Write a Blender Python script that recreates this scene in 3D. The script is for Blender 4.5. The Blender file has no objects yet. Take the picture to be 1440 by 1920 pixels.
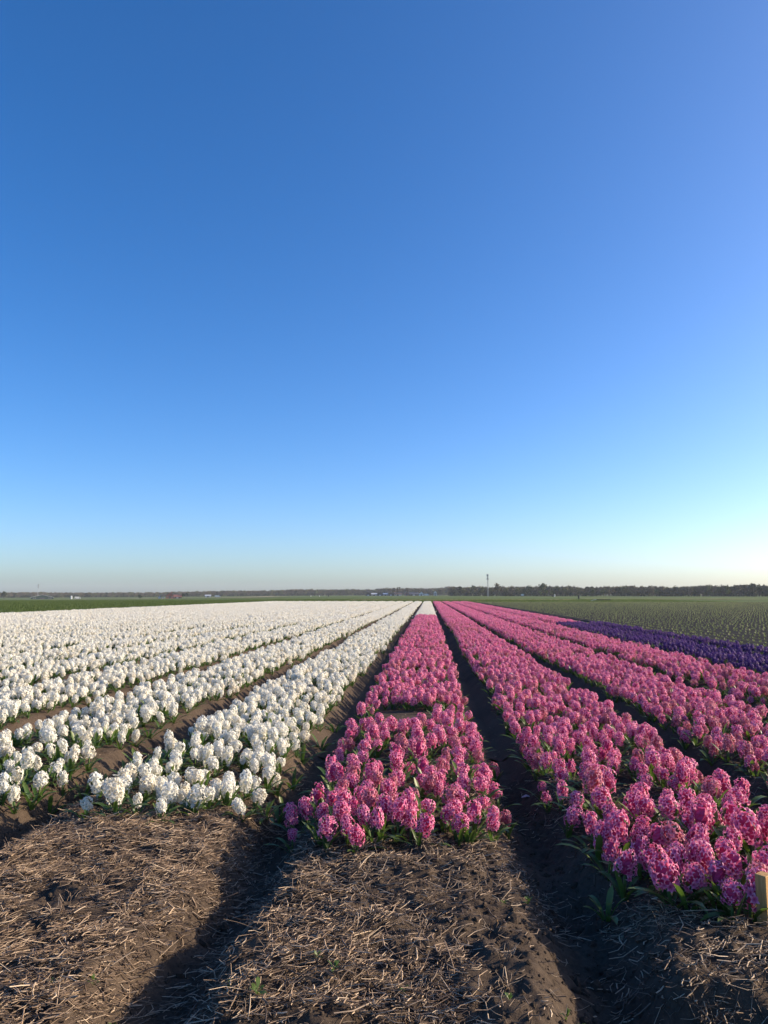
import bpy, math, random
import numpy as np
from mathutils import Vector, Matrix, Euler

# ------------------------------------------------------------------ camera, sky, sun, exposure
SC = bpy.context.scene
COL = SC.collection
R = math.radians
CAM_H = 1.30
F_PX = 1443.0
PITCH, YAW = R(6.11), R(3.28)
SUN_EL, SUN_AZ = R(19.5), R(77.0)          # azimuth measured from +Y (along the beds) towards +X

cam_d = bpy.data.cameras.new('camera')
cam = bpy.data.objects.new('camera', cam_d)
COL.objects.link(cam)
cam.location = (0, 0, CAM_H)
cam.rotation_euler = (math.pi / 2 + PITCH, 0, YAW)
cam_d.sensor_fit = 'VERTICAL'
cam_d.sensor_height = 24.0
cam_d.lens = 24.0 * F_PX / 1920.0
cam_d.clip_start = 0.05
cam_d.clip_end = 20000
SC.camera = cam

world = bpy.data.worlds.new('World')
SC.world = world
world.use_nodes = True
wn = world.node_tree
wn.nodes.clear()
w_out = wn.nodes.new('ShaderNodeOutputWorld')
w_bg = wn.nodes.new('ShaderNodeBackground')
w_sky = wn.nodes.new('ShaderNodeTexSky')
w_hsv = wn.nodes.new('ShaderNodeHueSaturation')
w_sky.sky_type = 'NISHITA'
w_sky.sun_disc = False
w_sky.sun_elevation = SUN_EL
w_sky.sun_rotation = SUN_AZ
w_sky.altitude = 0.0
w_sky.air_density = 0.7
w_sky.dust_density = 1.4
w_sky.ozone_density = 3.0
w_hsv.inputs['Saturation'].default_value = 1.28
w_hsv.inputs['Hue'].default_value = 0.505
w_bg.inputs['Strength'].default_value = 0.145
wn.links.new(w_sky.outputs[0], w_hsv.inputs['Color'])
wn.links.new(w_hsv.outputs[0], w_bg.inputs['Color'])
wn.links.new(w_bg.outputs[0], w_out.inputs['Surface'])

sun_d = bpy.data.lights.new('sun', 'SUN')
sun_d.energy = 4.7
sun_d.angle = R(0.53)
sun_d.color = (1.0, 0.83, 0.60)
sun = bpy.data.objects.new('sun', sun_d)
COL.objects.link(sun)
sun_vec = Vector((math.sin(SUN_AZ) * math.cos(SUN_EL), math.cos(SUN_AZ) * math.cos(SUN_EL), math.sin(SUN_EL)))
sun.rotation_euler = sun_vec.to_track_quat('Z', 'Y').to_euler()
sun.location = (30, 10, 20)

SC.view_settings.view_transform = 'Standard'
SC.view_settings.look = 'None'
SC.view_settings.gamma = 1.0
SC.view_settings.exposure = 0.80
SC.view_settings.use_curve_mapping = False
SC.cycles.max_bounces = 6
SC.cycles.transparent_max_bounces = 4

random.seed(7)
RNG = np.random.default_rng(11)

# ------------------------------------------------------------------ helpers
CAM_M = cam.rotation_euler.to_matrix()
CAM_MI = CAM_M.inverted()


def ray(px, py):
    return (CAM_M @ Vector(((px - 720) / F_PX, (960 - py) / F_PX, -1.0)))


def at_z(px, py, z=0.0):
    """the place on the level z that the photograph shows at this pixel"""
    d = ray(px, py)
    t = (z - CAM_H) / d.z
    return Vector((d.x * t, d.y * t, z))


def at_dist(px, dist):
    d = ray(px, 1114)
    h = math.hypot(d.x, d.y)
    return d.x / h * dist, d.y / h * dist


CMI = np.array(CAM_MI)


def project(x, y, z):
    v = np.stack([x, y, z - CAM_H], -1) @ CMI.T
    return 720 + F_PX * v[..., 0] / -v[..., 2], 960 - F_PX * v[..., 1] / -v[..., 2], -v[..., 2]


def tag(o, label=None, cat=None, group=None, kind=None):
    if label: o['label'] = label
    if cat: o['category'] = cat
    if group: o['group'] = group
    if kind: o['kind'] = kind
    return o


def empty(name, loc=(0, 0, 0), rz=0.0):
    o = bpy.data.objects.new(name, None)
    COL.objects.link(o)
    o.location = loc
    o.rotation_euler = (0, 0, rz)
    o.empty_display_size = 0.1
    return o


class MB:
    """mesh collector with material slots and a point attribute 'pt'"""
    def __init__(self):
        self.v, self.f, self.m, self.a = [], [], [], []

    def add(self, verts, faces, mat=0, a=0.0):
        b = len(self.v)
        self.v.extend(tuple(p) for p in verts)
        if not hasattr(a, '__len__'): a = [a] * len(verts)
        self.a.extend(a)
        for f in faces:
            self.f.append(tuple(i + b for i in f))
            self.m.append(mat)

    def box(self, lo, hi, mat=0):
        x0, y0, z0 = lo; x1, y1, z1 = hi
        self.add([(x0, y0, z0), (x1, y0, z0), (x1, y1, z0), (x0, y1, z0), (x0, y0, z1), (x1, y0, z1), (x1, y1, z1), (x0, y1, z1)],
                 [(0, 3, 2, 1), (4, 5, 6, 7), (0, 1, 5, 4), (1, 2, 6, 5), (2, 3, 7, 6), (3, 0, 4, 7)], mat)

    def tube(self, pts, radii, n=6, mat=0, a=0.0, cap=True):
        pts = [Vector(p) for p in pts]
        vs, fs = [], []
        for i, p in enumerate(pts):
            d = (pts[min(i + 1, len(pts) - 1)] - pts[max(i - 1, 0)]).normalized()
            u = d.cross(Vector((0, 1, 0.01))).normalized()
            w = d.cross(u)
            for k in range(n):
                t = 2 * math.pi * k / n
                vs.append(p + (u * math.cos(t) + w * math.sin(t)) * radii[i])
        for i in range(len(pts) - 1):
            for k in range(n):
                k2 = (k + 1) % n
                fs.append((i * n + k, i * n + k2, (i + 1) * n + k2, (i + 1) * n + k))
        if cap:
            fs.append(tuple(range((len(pts) - 1) * n, len(pts) * n)))
            fs.append(tuple(reversed(range(n))))
        self.add(vs, fs, mat, a)

    def mesh(self, name, mats, smooth=False):
        me = bpy.data.meshes.new(name)
        me.from_pydata(self.v, [], self.f)
        for m in mats: me.materials.append(m)
        if len(mats) > 1: me.polygons.foreach_set('material_index', self.m)
        at = me.attributes.new('pt', 'FLOAT', 'POINT')
        at.data.foreach_set('value', np.array(self.a, dtype=np.float32))
        if smooth: me.polygons.foreach_set('use_smooth', [True] * len(me.polygons))
        me.update()
        return me

    def obj(self, name, mats, parent=None, smooth=False):
        o = bpy.data.objects.new(name, self.mesh(name, mats if isinstance(mats, (list, tuple)) else [mats], smooth))
        COL.objects.link(o)
        o.parent = parent
        return o


def put(name, me, parent=None):
    o = bpy.data.objects.new(name, me)
    COL.objects.link(o)
    o.parent = parent
    return o


def grid_mesh(name, xs, ys, hf, mats, drop=None, smooth=True):
    X, Y = np.meshgrid(xs, ys)
    Z = hf(X, Y)
    n, m = len(ys), len(xs)
    co = np.stack([X, Y, Z], -1).reshape(-1, 3)
    i = np.arange(n * m).reshape(n, m)
    q = np.stack([i[:-1, :-1], i[:-1, 1:], i[1:, 1:], i[1:, :-1]], -1).reshape(-1, 4)
    if drop is not None:
        c = co[q].mean(1)
        q = q[~drop(c[:, 0], c[:, 1])]
    me = bpy.data.meshes.new(name)
    me.vertices.add(len(co)); me.vertices.foreach_set('co', co.ravel())
    me.loops.add(q.size); me.loops.foreach_set('vertex_index', q.ravel())
    me.polygons.add(len(q)); me.polygons.foreach_set('loop_start', np.arange(len(q)) * 4)
    me.polygons.foreach_set('use_smooth', np.full(len(q), smooth))
    for mt in mats: me.materials.append(mt)
    me.update(calc_edges=True)
    me.validate()
    return put(name, me)


# fractal value noise on arrays
_TAB = np.random.default_rng(5).random((256, 256)).astype(np.float64)


def vnoise(x, y):
    xi, yi = np.floor(x).astype(int), np.floor(y).astype(int)
    fx, fy = x - xi, y - yi
    fx, fy = fx * fx * (3 - 2 * fx), fy * fy * (3 - 2 * fy)
    a = _TAB[xi & 255, yi & 255]; b = _TAB[(xi + 1) & 255, yi & 255]
    c = _TAB[xi & 255, (yi + 1) & 255]; d = _TAB[(xi + 1) & 255, (yi + 1) & 255]
    return (a * (1 - fx) + b * fx) * (1 - fy) + (c * (1 - fx) + d * fx) * fy - 0.5


def sstep(a, b, x):
    t = np.clip((x - a) / (b - a), 0, 1)
    return t * t * (3 - 2 * t)


# ------------------------------------------------------------------ materials
def material(name):
    m = bpy.data.materials.new(name)
    m.use_nodes = True
    nt = m.node_tree
    nt.nodes.clear()
    out = nt.nodes.new('ShaderNodeOutputMaterial')
    return m, nt, out


def N(nt, kind, **kw):
    n = nt.nodes.new(kind)
    for k, v in kw.items():
        if k in n.inputs.keys():
            n.inputs[k].default_value = v
        else:
            setattr(n, k, v)
    return n


def ramp(nt, fac, stops):
    r = nt.nodes.new('ShaderNodeValToRGB')
    cr = r.color_ramp
    while len(cr.elements) < len(stops): cr.elements.new(0.5)
    for e, (p, c) in zip(cr.elements, stops):
        e.position = p
        e.color = (*c, 1)
    nt.links.new(fac, r.inputs[0])
    return r.outputs[0]


def mixc(nt, fac, a, b, mode='MIX'):
    n = nt.nodes.new('ShaderNodeMix')
    n.data_type = 'RGBA'
    n.blend_type = mode
    for s, v in ((n.inputs[0], fac), (n.inputs[6], a), (n.inputs[7], b)):
        if hasattr(v, 'is_linked'): nt.links.new(v, s)
        elif isinstance(v, tuple): s.default_value = (*v, 1)
        else: s.default_value = v
    return n.outputs[2]


def mathn(nt, op, a, b=0.0, clamp=False):
    n = nt.nodes.new('ShaderNodeMath')
    n.operation = op
    n.use_clamp = clamp
    for s, v in ((n.inputs[0], a), (n.inputs[1], b)):
        if hasattr(v, 'is_linked'): nt.links.new(v, s)
        else: s.default_value = v
    return n.outputs[0]


def noise(nt, scale, detail=4, vec=None, rough=0.55):
    n = nt.nodes.new('ShaderNodeTexNoise')
    n.inputs['Scale'].default_value = scale
    n.inputs['Detail'].default_value = detail
    n.inputs['Roughness'].default_value = rough
    if vec is not None: nt.links.new(vec, n.inputs['Vector'])
    return n.outputs['Fac']


def simple(name, col, rough=0.8, var=0.15, scale=4.0, spec=0.3):
    m, nt, out = material(name)
    p = N(nt, 'ShaderNodeBsdfPrincipled', Roughness=rough)
    p.inputs['Specular IOR Level'].default_value = spec
    tc = N(nt, 'ShaderNodeTexCoord')
    f = noise(nt, scale, 5, tc.outputs['Object'])
    dark = tuple(c * (1 - var) for c in col); light = tuple(min(1, c * (1 + var)) for c in col)
    nt.links.new(ramp(nt, f, [(0.3, dark), (0.7, light)]), p.inputs['Base Color'])
    nt.links.new(p.outputs[0], out.inputs[0])
    return m


def soil_material(name, dark, light, bump=0.6):
    m, nt, out = material(name)
    p = N(nt, 'ShaderNodeBsdfPrincipled', Roughness=0.95)
    p.inputs['Specular IOR Level'].default_value = 0.12
    g = N(nt, 'ShaderNodeNewGeometry')
    big = noise(nt, 1.3, 4, g.outputs['Position'])
    fine = noise(nt, 45, 6, g.outputs['Position'], 0.7)
    f = mathn(nt, 'ADD', mathn(nt, 'MULTIPLY', big, 0.55), mathn(nt, 'MULTIPLY', fine, 0.45))
    c = ramp(nt, f, [(0.32, dark), (0.5, tuple((a + b) / 2 for a, b in zip(dark, light))), (0.68, light)])
    nt.links.new(c, p.inputs['Base Color'])
    b1 = N(nt, 'ShaderNodeBump', Strength=bump, Distance=0.02)
    nt.links.new(noise(nt, 60, 8, g.outputs['Position'], 0.75), b1.inputs['Height'])
    nt.links.new(b1.outputs[0], p.inputs['Normal'])
    nt.links.new(p.outputs[0], out.inputs[0])
    return m


def leafy(name, c0, c1, c_tip=None, rough=0.42, trans=0.3, spec=0.4):
    m, nt, out = material(name)
    oi = N(nt, 'ShaderNodeObjectInfo')
    at = N(nt, 'ShaderNodeAttribute', attribute_name='pt')
    g = N(nt, 'ShaderNodeNewGeometry')
    c = mixc(nt, oi.outputs['Random'], c0, c1)
    n = noise(nt, 40, 3, g.outputs['Position'])
    c = mixc(nt, mathn(nt, 'MULTIPLY', n, 0.5), c, tuple(0.6 * v for v in c0))
    if c_tip:
        t = mathn(nt, 'MULTIPLY', mathn(nt, 'SUBTRACT', at.outputs['Fac'], 0.55), 1.2, True)
        c = mixc(nt, t, c, c_tip)
    p = N(nt, 'ShaderNodeBsdfPrincipled', Roughness=rough)
    p.inputs['Specular IOR Level'].default_value = spec
    nt.links.new(c, p.inputs['Base Color'])
    tr = N(nt, 'ShaderNodeBsdfTranslucent')
    cc = mixc(nt, 0.5, c, (0.10, 0.17, 0.012), 'ADD')
    nt.links.new(cc, tr.inputs['Color'])
    mx = N(nt, 'ShaderNodeMixShader')
    mx.inputs[0].default_value = trans
    nt.links.new(p.outputs[0], mx.inputs[1])
    nt.links.new(tr.outputs[0], mx.inputs[2])
    nt.links.new(mx.outputs[0], out.inputs[0])
    return m


def petal(name, deep, mid, tip, alt, wilt, wilt_amount, trans=0.28):
    """petal colour runs from the throat to the tip; each plant has its own shade, some are going over"""
    m, nt, out = material(name)
    oi = N(nt, 'ShaderNodeObjectInfo')
    at = N(nt, 'ShaderNodeAttribute', attribute_name='pt')
    c = ramp(nt, at.outputs['Fac'], [(0.0, deep), (0.5, mid), (1.0, tip)])
    c = mixc(nt, mathn(nt, 'MULTIPLY', oi.outputs['Random'], 0.5), c, alt, 'MULTIPLY')
    # patches of the field, and single plants in them, that are past their best
    patch = noise(nt, 0.55, 3, oi.outputs['Location'])
    rr = mathn(nt, 'FRACT', mathn(nt, 'MULTIPLY', oi.outputs['Random'], 7.31))
    w = mathn(nt, 'MULTIPLY', mathn(nt, 'GREATER_THAN', mathn(nt, 'ADD', patch, mathn(nt, 'MULTIPLY', rr, 0.40)), 0.83), wilt_amount)
    g = N(nt, 'ShaderNodeNewGeometry')
    w = mathn(nt, 'MULTIPLY', w, mathn(nt, 'MULTIPLY', noise(nt, 60, 2, g.outputs['Position']), 1.6), True)
    c = mixc(nt, w, c, wilt)
    p = N(nt, 'ShaderNodeBsdfPrincipled', Roughness=0.55)
    p.inputs['Specular IOR Level'].default_value = 0.25
    nt.links.new(c, p.inputs['Base Color'])
    tr = N(nt, 'ShaderNodeBsdfTranslucent')
    nt.links.new(c, tr.inputs['Color'])
    mx = N(nt, 'ShaderNodeMixShader')
    mx.inputs[0].default_value = trans
    nt.links.new(p.outputs[0], mx.inputs[1])
    nt.links.new(tr.outputs[0], mx.inputs[2])
    nt.links.new(mx.outputs[0], out.inputs[0])
    return m


M_SOIL = soil_material('soil', (0.036, 0.026, 0.020), (0.125, 0.090, 0.064))
M_SOIL_FAR = soil_material('far_soil', (0.026, 0.022, 0.016), (0.052, 0.043, 0.032), 0.3)
M_LEAF = leafy('hyacinth_leaf', (0.045, 0.105, 0.022), (0.085, 0.155, 0.030), (0.20, 0.22, 0.05))
M_STEM = leafy('hyacinth_stem', (0.09, 0.16, 0.04), (0.12, 0.19, 0.05), None, 0.5, 0.1)
M_PINK = petal('pink_petal', (0.50, 0.045, 0.17), (0.75, 0.20, 0.37), (0.89, 0.53, 0.64), (1.0, 0.64, 0.78), (0.42, 0.17, 0.13), 0.6)
M_WHITE = petal('white_petal', (0.78, 0.76, 0.66), (0.83, 0.81, 0.74), (0.86, 0.84, 0.78), (1.0, 0.97, 0.90), (0.70, 0.56, 0.34), 0.25, 0.40)
M_PURPLE = petal('purple_petal', (0.060, 0.017, 0.105), (0.130, 0.045, 0.215), (0.26, 0.13, 0.36), (0.65, 0.6, 0.85), (0.12, 0.06, 0.12), 0.4, 0.2)

m, nt, out = material('straw')
at = N(nt, 'ShaderNodeAttribute', attribute_name='pt')
g = N(nt, 'ShaderNodeNewGeometry')
c = ramp(nt, at.outputs['Fac'], [(0.0, (0.055, 0.038, 0.025)), (0.35, (0.16, 0.100, 0.060)), (0.65, (0.37, 0.245, 0.150)), (1.0, (0.74, 0.56, 0.38))])
c = mixc(nt, mathn(nt, 'MULTIPLY', noise(nt, 70, 3, g.outputs['Position']), 0.6), c, (0.10, 0.07, 0.05))
p = N(nt, 'ShaderNodeBsdfPrincipled', Roughness=0.55)
p.inputs['Specular IOR Level'].default_value = 0.4
nt.links.new(c, p.inputs['Base Color'])
nt.links.new(p.outputs[0], out.inputs[0])
M_STRAW = m

# ------------------------------------------------------------------ the lie of the land
PITCH_BED, X0 = 1.5, -0.15
HALF = 0.58
FIELD_L, FIELD_R, FIELD_END = -27.2, 9.0, 129.0


def bed_profile(x):
    u = np.abs((x - X0 + PITCH_BED / 2) % PITCH_BED - PITCH_BED / 2)
    h = -0.17 * sstep(0.46, 0.735, u) + 0.012 * np.cos(u / 0.5 * 1.5)
    return np.where(x > 7.35, -0.14 - 0.36 * sstep(7.45, 7.75, x) * (1 - sstep(8.55, 8.80, x)) + 0.20 * np.exp(-((x - 8.05) / 0.16) ** 2), h)


def soil_h(x, y):
    fade = (1 - sstep(5.9, 6.9, y)) * sstep(-4.45, -4.1, x) * (1 - sstep(2.6, 2.95, x))
    n = 0.050 * vnoise(x * 2.3 + 3, y * 1.4) + 0.034 * vnoise(x * 6 + 7, y * 5) * fade
    n = n + (0.034 * vnoise(x * 14, y * 13) + 0.022 * vnoise(x * 31 + 5, y * 30) + 0.008 * np.abs(vnoise(x * 55, y * 54 + 9)) * 2) * fade
    # trodden, uneven edges of the furrows in front of the flowers
    xw = x + 0.07 * vnoise(x * 0.7 + 11, y * 1.6) * fade + 0.04 * vnoise(x * 2 + 1, y * 4.5) * fade
    h = bed_profile(xw) + n
    # the low corner where the furrow turns at the end of the right-hand headland, deepened to lie in shade
    yy = y + 0.16 * vnoise(x * 4, y * 2 + 6)
    h = h - 0.24 * sstep(0.55, 0.85, x) * (1 - sstep(1.10, 1.40, x)) * (1 - sstep(2.60, 2.84, yy))
    h = h + 0.12 * sstep(1.15, 1.45, x) * (1 - sstep(2.55, 2.80, yy)) * (1 - sstep(2.4, 2.7, x))  # ridge added out of view on the right to shade that corner
    return h


def land_h(x, y):
    d = np.hypot(x, y)
    left = sstep(-0.02, -0.5, x / np.maximum(d, 1.0))
    return -0.22 - 2.9 * left * sstep(120, 800, d)


near = (-4.5, 3.0, 1.2, 7.0)
g1 = grid_mesh('field_soil', np.linspace(near[0], near[1], 601), np.linspace(near[2], near[3], 465), soil_h, [M_SOIL])
tag(g1, 'dark brown raised soil beds and furrows in the foreground', kind='structure')
xs = np.concatenate([np.linspace(FIELD_L, near[0], 183), np.linspace(near[0], near[1], 61)[1:], np.linspace(near[1], FIELD_R, 61)[1:]])
ys = np.concatenate([np.linspace(-3, 1.2, 20), np.linspace(1.2, 7, 30)[1:], 7 + (FIELD_END + 0.6 - 7) * np.linspace(0, 1, 90)[1:] ** 1.6])


def soil_far_h(x, y):
    h = soil_h(x, y)
    edge = (x <= FIELD_L + 0.01) | (x >= FIELD_R - 0.01) | (y >= FIELD_END + 0.55) | (y <= -2.99)
    return np.where(edge, -0.40, h)


g2 = grid_mesh('field_soil', xs, ys, soil_far_h, [M_SOIL], lambda x, y: (x > near[0]) & (x < near[1]) & (y > near[2]) & (y < near[3]))
tag(g2, 'dark soil of the long flower beds running to the horizon', kind='structure')

m, nt, out = material('meadow')
g = N(nt, 'ShaderNodeNewGeometry')
mp = N(nt, 'ShaderNodeMapping')
mp.inputs['Scale'].default_value = (0.25, 1.0, 1.0)
nt.links.new(g.outputs['Position'], mp.inputs['Vector'])
f1 = noise(nt, 0.02, 5, mp.outputs[0])
f2 = noise(nt, 1.2, 6, mp.outputs[0], 0.7)
f = mathn(nt, 'ADD', mathn(nt, 'MULTIPLY', f1, 0.5), mathn(nt, 'MULTIPLY', f2, 0.5))
c = ramp(nt, f, [(0.34, (0.060, 0.092, 0.022)), (0.52, (0.100, 0.135, 0.036)), (0.7, (0.16, 0.165, 0.060))])
p = N(nt, 'ShaderNodeBsdfPrincipled', Roughness=0.9)
p.inputs['Specular IOR Level'].default_value = 0.1
nt.links.new(c, p.inputs['Base Color'])
bp = N(nt, 'ShaderNodeBump', Strength=0.8, Distance=0.15)
nt.links.new(noise(nt, 3.0, 6, g.outputs['Position'], 0.7), bp.inputs['Height'])
nt.links.new(bp.outputs[0], p.inputs['Normal'])
nt.links.new(p.outputs[0], out.inputs[0])
M_MEADOW = m
sgn = np.linspace(-1, 1, 321)
lx = np.sign(sgn) * np.abs(sgn) ** 2.2 * 2500
ly = np.concatenate([np.linspace(-60, 120, 40), 120 + 2300 * np.linspace(0, 1, 160)[1:] ** 2])
tag(grid_mesh('ground', lx, ly, land_h, [M_MEADOW]), 'flat green meadow reaching to the line of woods', kind='structure')


def sheet(name, x0, x1, y0, y1, dz, mat, label, nx=40, ny=24, wob=0.0, ridge=0.0):
    """an irregular patch of ground laid a little above the meadow"""
    xs_, ys_ = np.linspace(0, 1, nx), np.linspace(0, 1, ny)
    U, V = np.meshgrid(xs_, ys_)
    Xw = x0 + (x1 - x0) * U
    w0 = wob * vnoise(Xw * 0.13 + y0, Xw * 0.0 + 3.3); w1 = wob * vnoise(Xw * 0.11 + y1, Xw * 0.0 + 8.8)
    Yw = (y0 + w0) * (1 - V) + (y1 + w1) * V
    co = np.stack([Xw, Yw, land_h(Xw, Yw) + dz + ridge * np.cos(2 * math.pi * (Xw - 9.25) / 0.70)], -1).reshape(-1, 3)
    i = np.arange(nx * ny).reshape(ny, nx)
    q = np.stack([i[:-1, :-1], i[:-1, 1:], i[1:, 1:], i[1:, :-1]], -1).reshape(-1, 4)
    me = bpy.data.meshes.new(name)
    me.from_pydata(co.tolist(), [], q.tolist())
    me.materials.append(mat)
    me.polygons.foreach_set('use_smooth', [True] * len(me.polygons))
    return tag(put(name, me), label, kind='structure')


CROP = (9.0, 130.0, 2.0, 152.0)
sheet('crop_soil', CROP[0], CROP[1], CROP[2], CROP[3], 0.06, M_SOIL_FAR, 'dark bare soil of the young crop field on the right', 1038, 40, 0.0, 0.03)
M_DRY = simple('dry_grass', (0.36, 0.28, 0.16), 0.95, 0.35, 0.6, 0.05)
M_PALE = simple('pale_sand', (0.50, 0.40, 0.27), 0.95, 0.25, 0.3, 0.05)
for (xa, xb, ya, yb, lab) in ((-22, 40, 210, 222, 'pale dry grass strip across the meadow before the farm'),
                              (48, 100, 236, 246, 'thin pale dry grass strip on the right of the meadow')):
    sheet('dry_grass_strip', xa, xb, ya, yb, 0.12, M_DRY, lab, 60, 6, 7.0)
for (pa, pb, d0, d1, lab) in ((46, 112, 500, 680, 'pale sandy strip before the dark green barn'), (170, 235, 520, 700, 'pale sandy strip left of the red farmhouse'),
                              (290, 372, 480, 625, 'long pale sandy strip before the red farmhouse'), (436, 512, 600, 800, 'pale sandy strip in front of the far woods')):
    xa, _ = at_dist(pa, (d0 + d1) / 2); xb, yy = at_dist(pb, (d0 + d1) / 2)
    sheet('sandy_strip', xa, xb, yy - (d1 - d0) / 2, yy + (d1 - d0) / 2, 0.25, M_PALE, lab, 40, 6, 60.0)

# ------------------------------------------------------------------ hyacinths: shapes
def head_geo(mb, mat, L, Rr, n, z0, rs, size=1.0, npet=6, tilt=(0, 0), loose=0.0, core=True, lod=0, pw=1.2):
    rnd = random.Random(rs)
    T = Matrix.Translation((0, 0, z0)) @ Euler((tilt[0], tilt[1], 0)).to_matrix().to_4x4()
    if core:
        vs, fs = [], []
        rings, seg = (5, 7) if lod < 2 else (3, 5)
        for i in range(rings):
            t = (i + 0.2) / (rings - 0.6)
            r = Rr * 0.66 * math.sin(math.pi * min(0.98, 0.12 + 0.80 * t)) ** 0.6
            for k in range(seg):
                a = 2 * math.pi * (k + 0.5 * i) / seg
                vs.append(T @ Vector((r * math.cos(a), r * math.sin(a), L * (0.04 + 0.88 * t))))
        for i in range(rings - 1):
            for k in range(seg):
                k2 = (k + 1) % seg
                fs.append((i * seg + k, i * seg + k2, (i + 1) * seg + k2, (i + 1) * seg + k))
        fs.append(tuple(range((rings - 1) * seg, rings * seg)))
        mb.add(vs, fs, mat, 0.05)
    for i in range(n):
        t = (i + 0.5) / n
        if loose and rnd.random() < loose: continue
        a = i * 2.39996 + rnd.uniform(-0.3, 0.3)
        prof = min(1.0, 0.74 + 1.3 * t) * (1.0 if t < 0.72 else 1 - 1.9 * (t - 0.72))
        r = Rr * prof * rnd.uniform(0.82, 1.22)
        up = -0.5 + 1.8 * t ** 1.9 + rnd.uniform(-0.3, 0.3)
        d = Vector((math.cos(a), math.sin(a), up)).normalized()
        c = Vector((r * math.cos(a) * 0.82, r * math.sin(a) * 0.82, L * t + rnd.uniform(-0.004, 0.004)))
        e1 = d.cross(Vector((0.02, 0.01, 1))).normalized()
        e2 = d.cross(e1)
        s = size * rnd.uniform(0.85, 1.3) * (1.0 - 0.3 * max(0, t - 0.8) / 0.2)
        ph = rnd.uniform(0, 2)
        for k in range(npet):
            f = 2 * math.pi * k / npet + ph
            e = e1 * math.cos(f) + e2 * math.sin(f)
            w = -e1 * math.sin(f) + e2 * math.cos(f)
            rc = rnd.uniform(-0.5, 1.3); pl = rnd.uniform(0.85, 1.2)
            b = c + d * 0.003 * s
            md = c + d * 0.0095 * s + e * 0.0085 * s
            tp = c + d * (0.0095 - 0.008 * rc) * s + e * 0.0185 * s * pl
            if lod == 0:
                mb.add([T @ (b - w * 0.0022 * s), T @ (b + w * 0.0022 * s), T @ (md + w * 0.0046 * s * pw), T @ (md - w * 0.0046 * s * pw), T @ tp],
                       [(0, 1, 2, 3), (3, 2, 4)], mat, [0, 0, 0.55, 0.55, 1.0])
            else:
                mb.add([T @ b, T @ (md + w * 0.006 * s), T @ tp, T @ (md - w * 0.006 * s)], [(0, 1, 2, 3)], mat, [0.1, 0.6, 1.0, 0.6])


def leaf_geo(mb, mat, L, W, lean, rz, seg=6, z0=0.0, curl=1.0):
    """strap leaf, channelled, rising and arching over"""
    vs, at_ = [], []
    ca, sa = math.cos(rz), math.sin(rz)
    ang = lean
    x, z = 0.008, z0
    for i in range(seg + 1):
        t = i / seg
        w = W * (0.62 + 0.75 * t - 0.0 * t) * (1 - max(0, t - 0.55) ** 2 / 0.2025) ** 0.5 if t < 0.999 else 0.0004
        w = max(w, 0.0004)
        dep = 0.35 * w
        for s in (-1, 0, 1):
            lx_ = x + (dep if s == 0 else 0) * math.cos(ang) * 1.0
            lz_ = z - (dep if s == 0 else 0) * math.sin(ang)
            ly_ = s * w
            vs.append((lx_ * ca - ly_ * sa, lx_ * sa + ly_ * ca, lz_)); at_.append(t)
        st = L / seg
        x += math.sin(ang) * st
        z += math.cos(ang) * st
        ang += curl * 0.22 * (0.4 + t)
    fs = []
    for i in range(seg):
        for k in range(2):
            fs.append((i * 3 + k, i * 3 + k + 1, (i + 1) * 3 + k + 1, (i + 1) * 3 + k))
    mb.add(vs, fs, mat, at_)


def stem_geo(mb, mat, L, r=0.006, n=5):
    mb.tube([(0, 0, -0.03), (0.001, 0, L * 0.5), (0, 0, L)], [r * 1.15, r, r * 0.9], n, mat)


NV = 8
LEAF_ME = []
for i in range(8):
    mb = MB()
    leaf_geo(mb, 0, [0.15, 0.17, 0.19, 0.21, 0.16, 0.20, 0.18, 0.23][i], [0.011, 0.013, 0.012, 0.014, 0.0145, 0.0125, 0.011, 0.0135][i],
             [0.25, 0.5, 0.35, 0.7, 0.15, 0.95, 0.55, 0.8][i], 0.0, 6, -0.02, [0.9, 1.2, 0.8, 1.4, 0.5, 1.3, 1.7, 1.0][i])
    LEAF_ME.append(mb.mesh('leaf', [M_LEAF], True))
PINK_DIM = [(0.102, 0.036, 36), (0.090, 0.038, 33), (0.115, 0.035, 38), (0.080, 0.034, 27), (0.098, 0.041, 38), (0.106, 0.038, 38), (0.072, 0.029, 22), (0.092, 0.040, 30)]
WHITE_DIM = [(0.100, 0.037, 37), (0.090, 0.040, 35), (0.110, 0.036, 38), (0.080, 0.034, 27), (0.094, 0.042, 38), (0.104, 0.035, 34), (0.072, 0.029, 23), (0.092, 0.039, 31)]
STEM_L = [0.080, 0.092, 0.070, 0.085, 0.062, 0.075, 0.066, 0.088]
LOOSE = [0.02, 0.06, 0.0, 0.15, 0.04, 0.10, 0.0, 0.30]
HEADS, STEMS = {}, []
for i in range(NV):
    mb = MB(); stem_geo(mb, 0, STEM_L[i] + 0.02); STEMS.append(mb.mesh('stem', [M_STEM], True))
for key, dims, mat, sz in (('pink', PINK_DIM, M_PINK, 0.86), ('white', WHITE_DIM, M_WHITE, 0.98)):
    HEADS[key] = []
    for i, (L, Rr, n) in enumerate(dims):
        mb = MB()
        head_geo(mb, 0, L, Rr, n, 0, i * 17 + (3 if key == 'pink' else 91), sz, 6, loose=LOOSE[i], pw=1.15 if key == 'white' else 1.05)
        HEADS[key].append(mb.mesh('flower_head', [mat]))

# ------------------------------------------------------------------ where the hyacinths stand
FRONT = {-1: 4.55, -2: 4.95, 0: 4.12, 1: 3.30, 2: 3.6, 3: 4.5, 4: 7.0}


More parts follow.
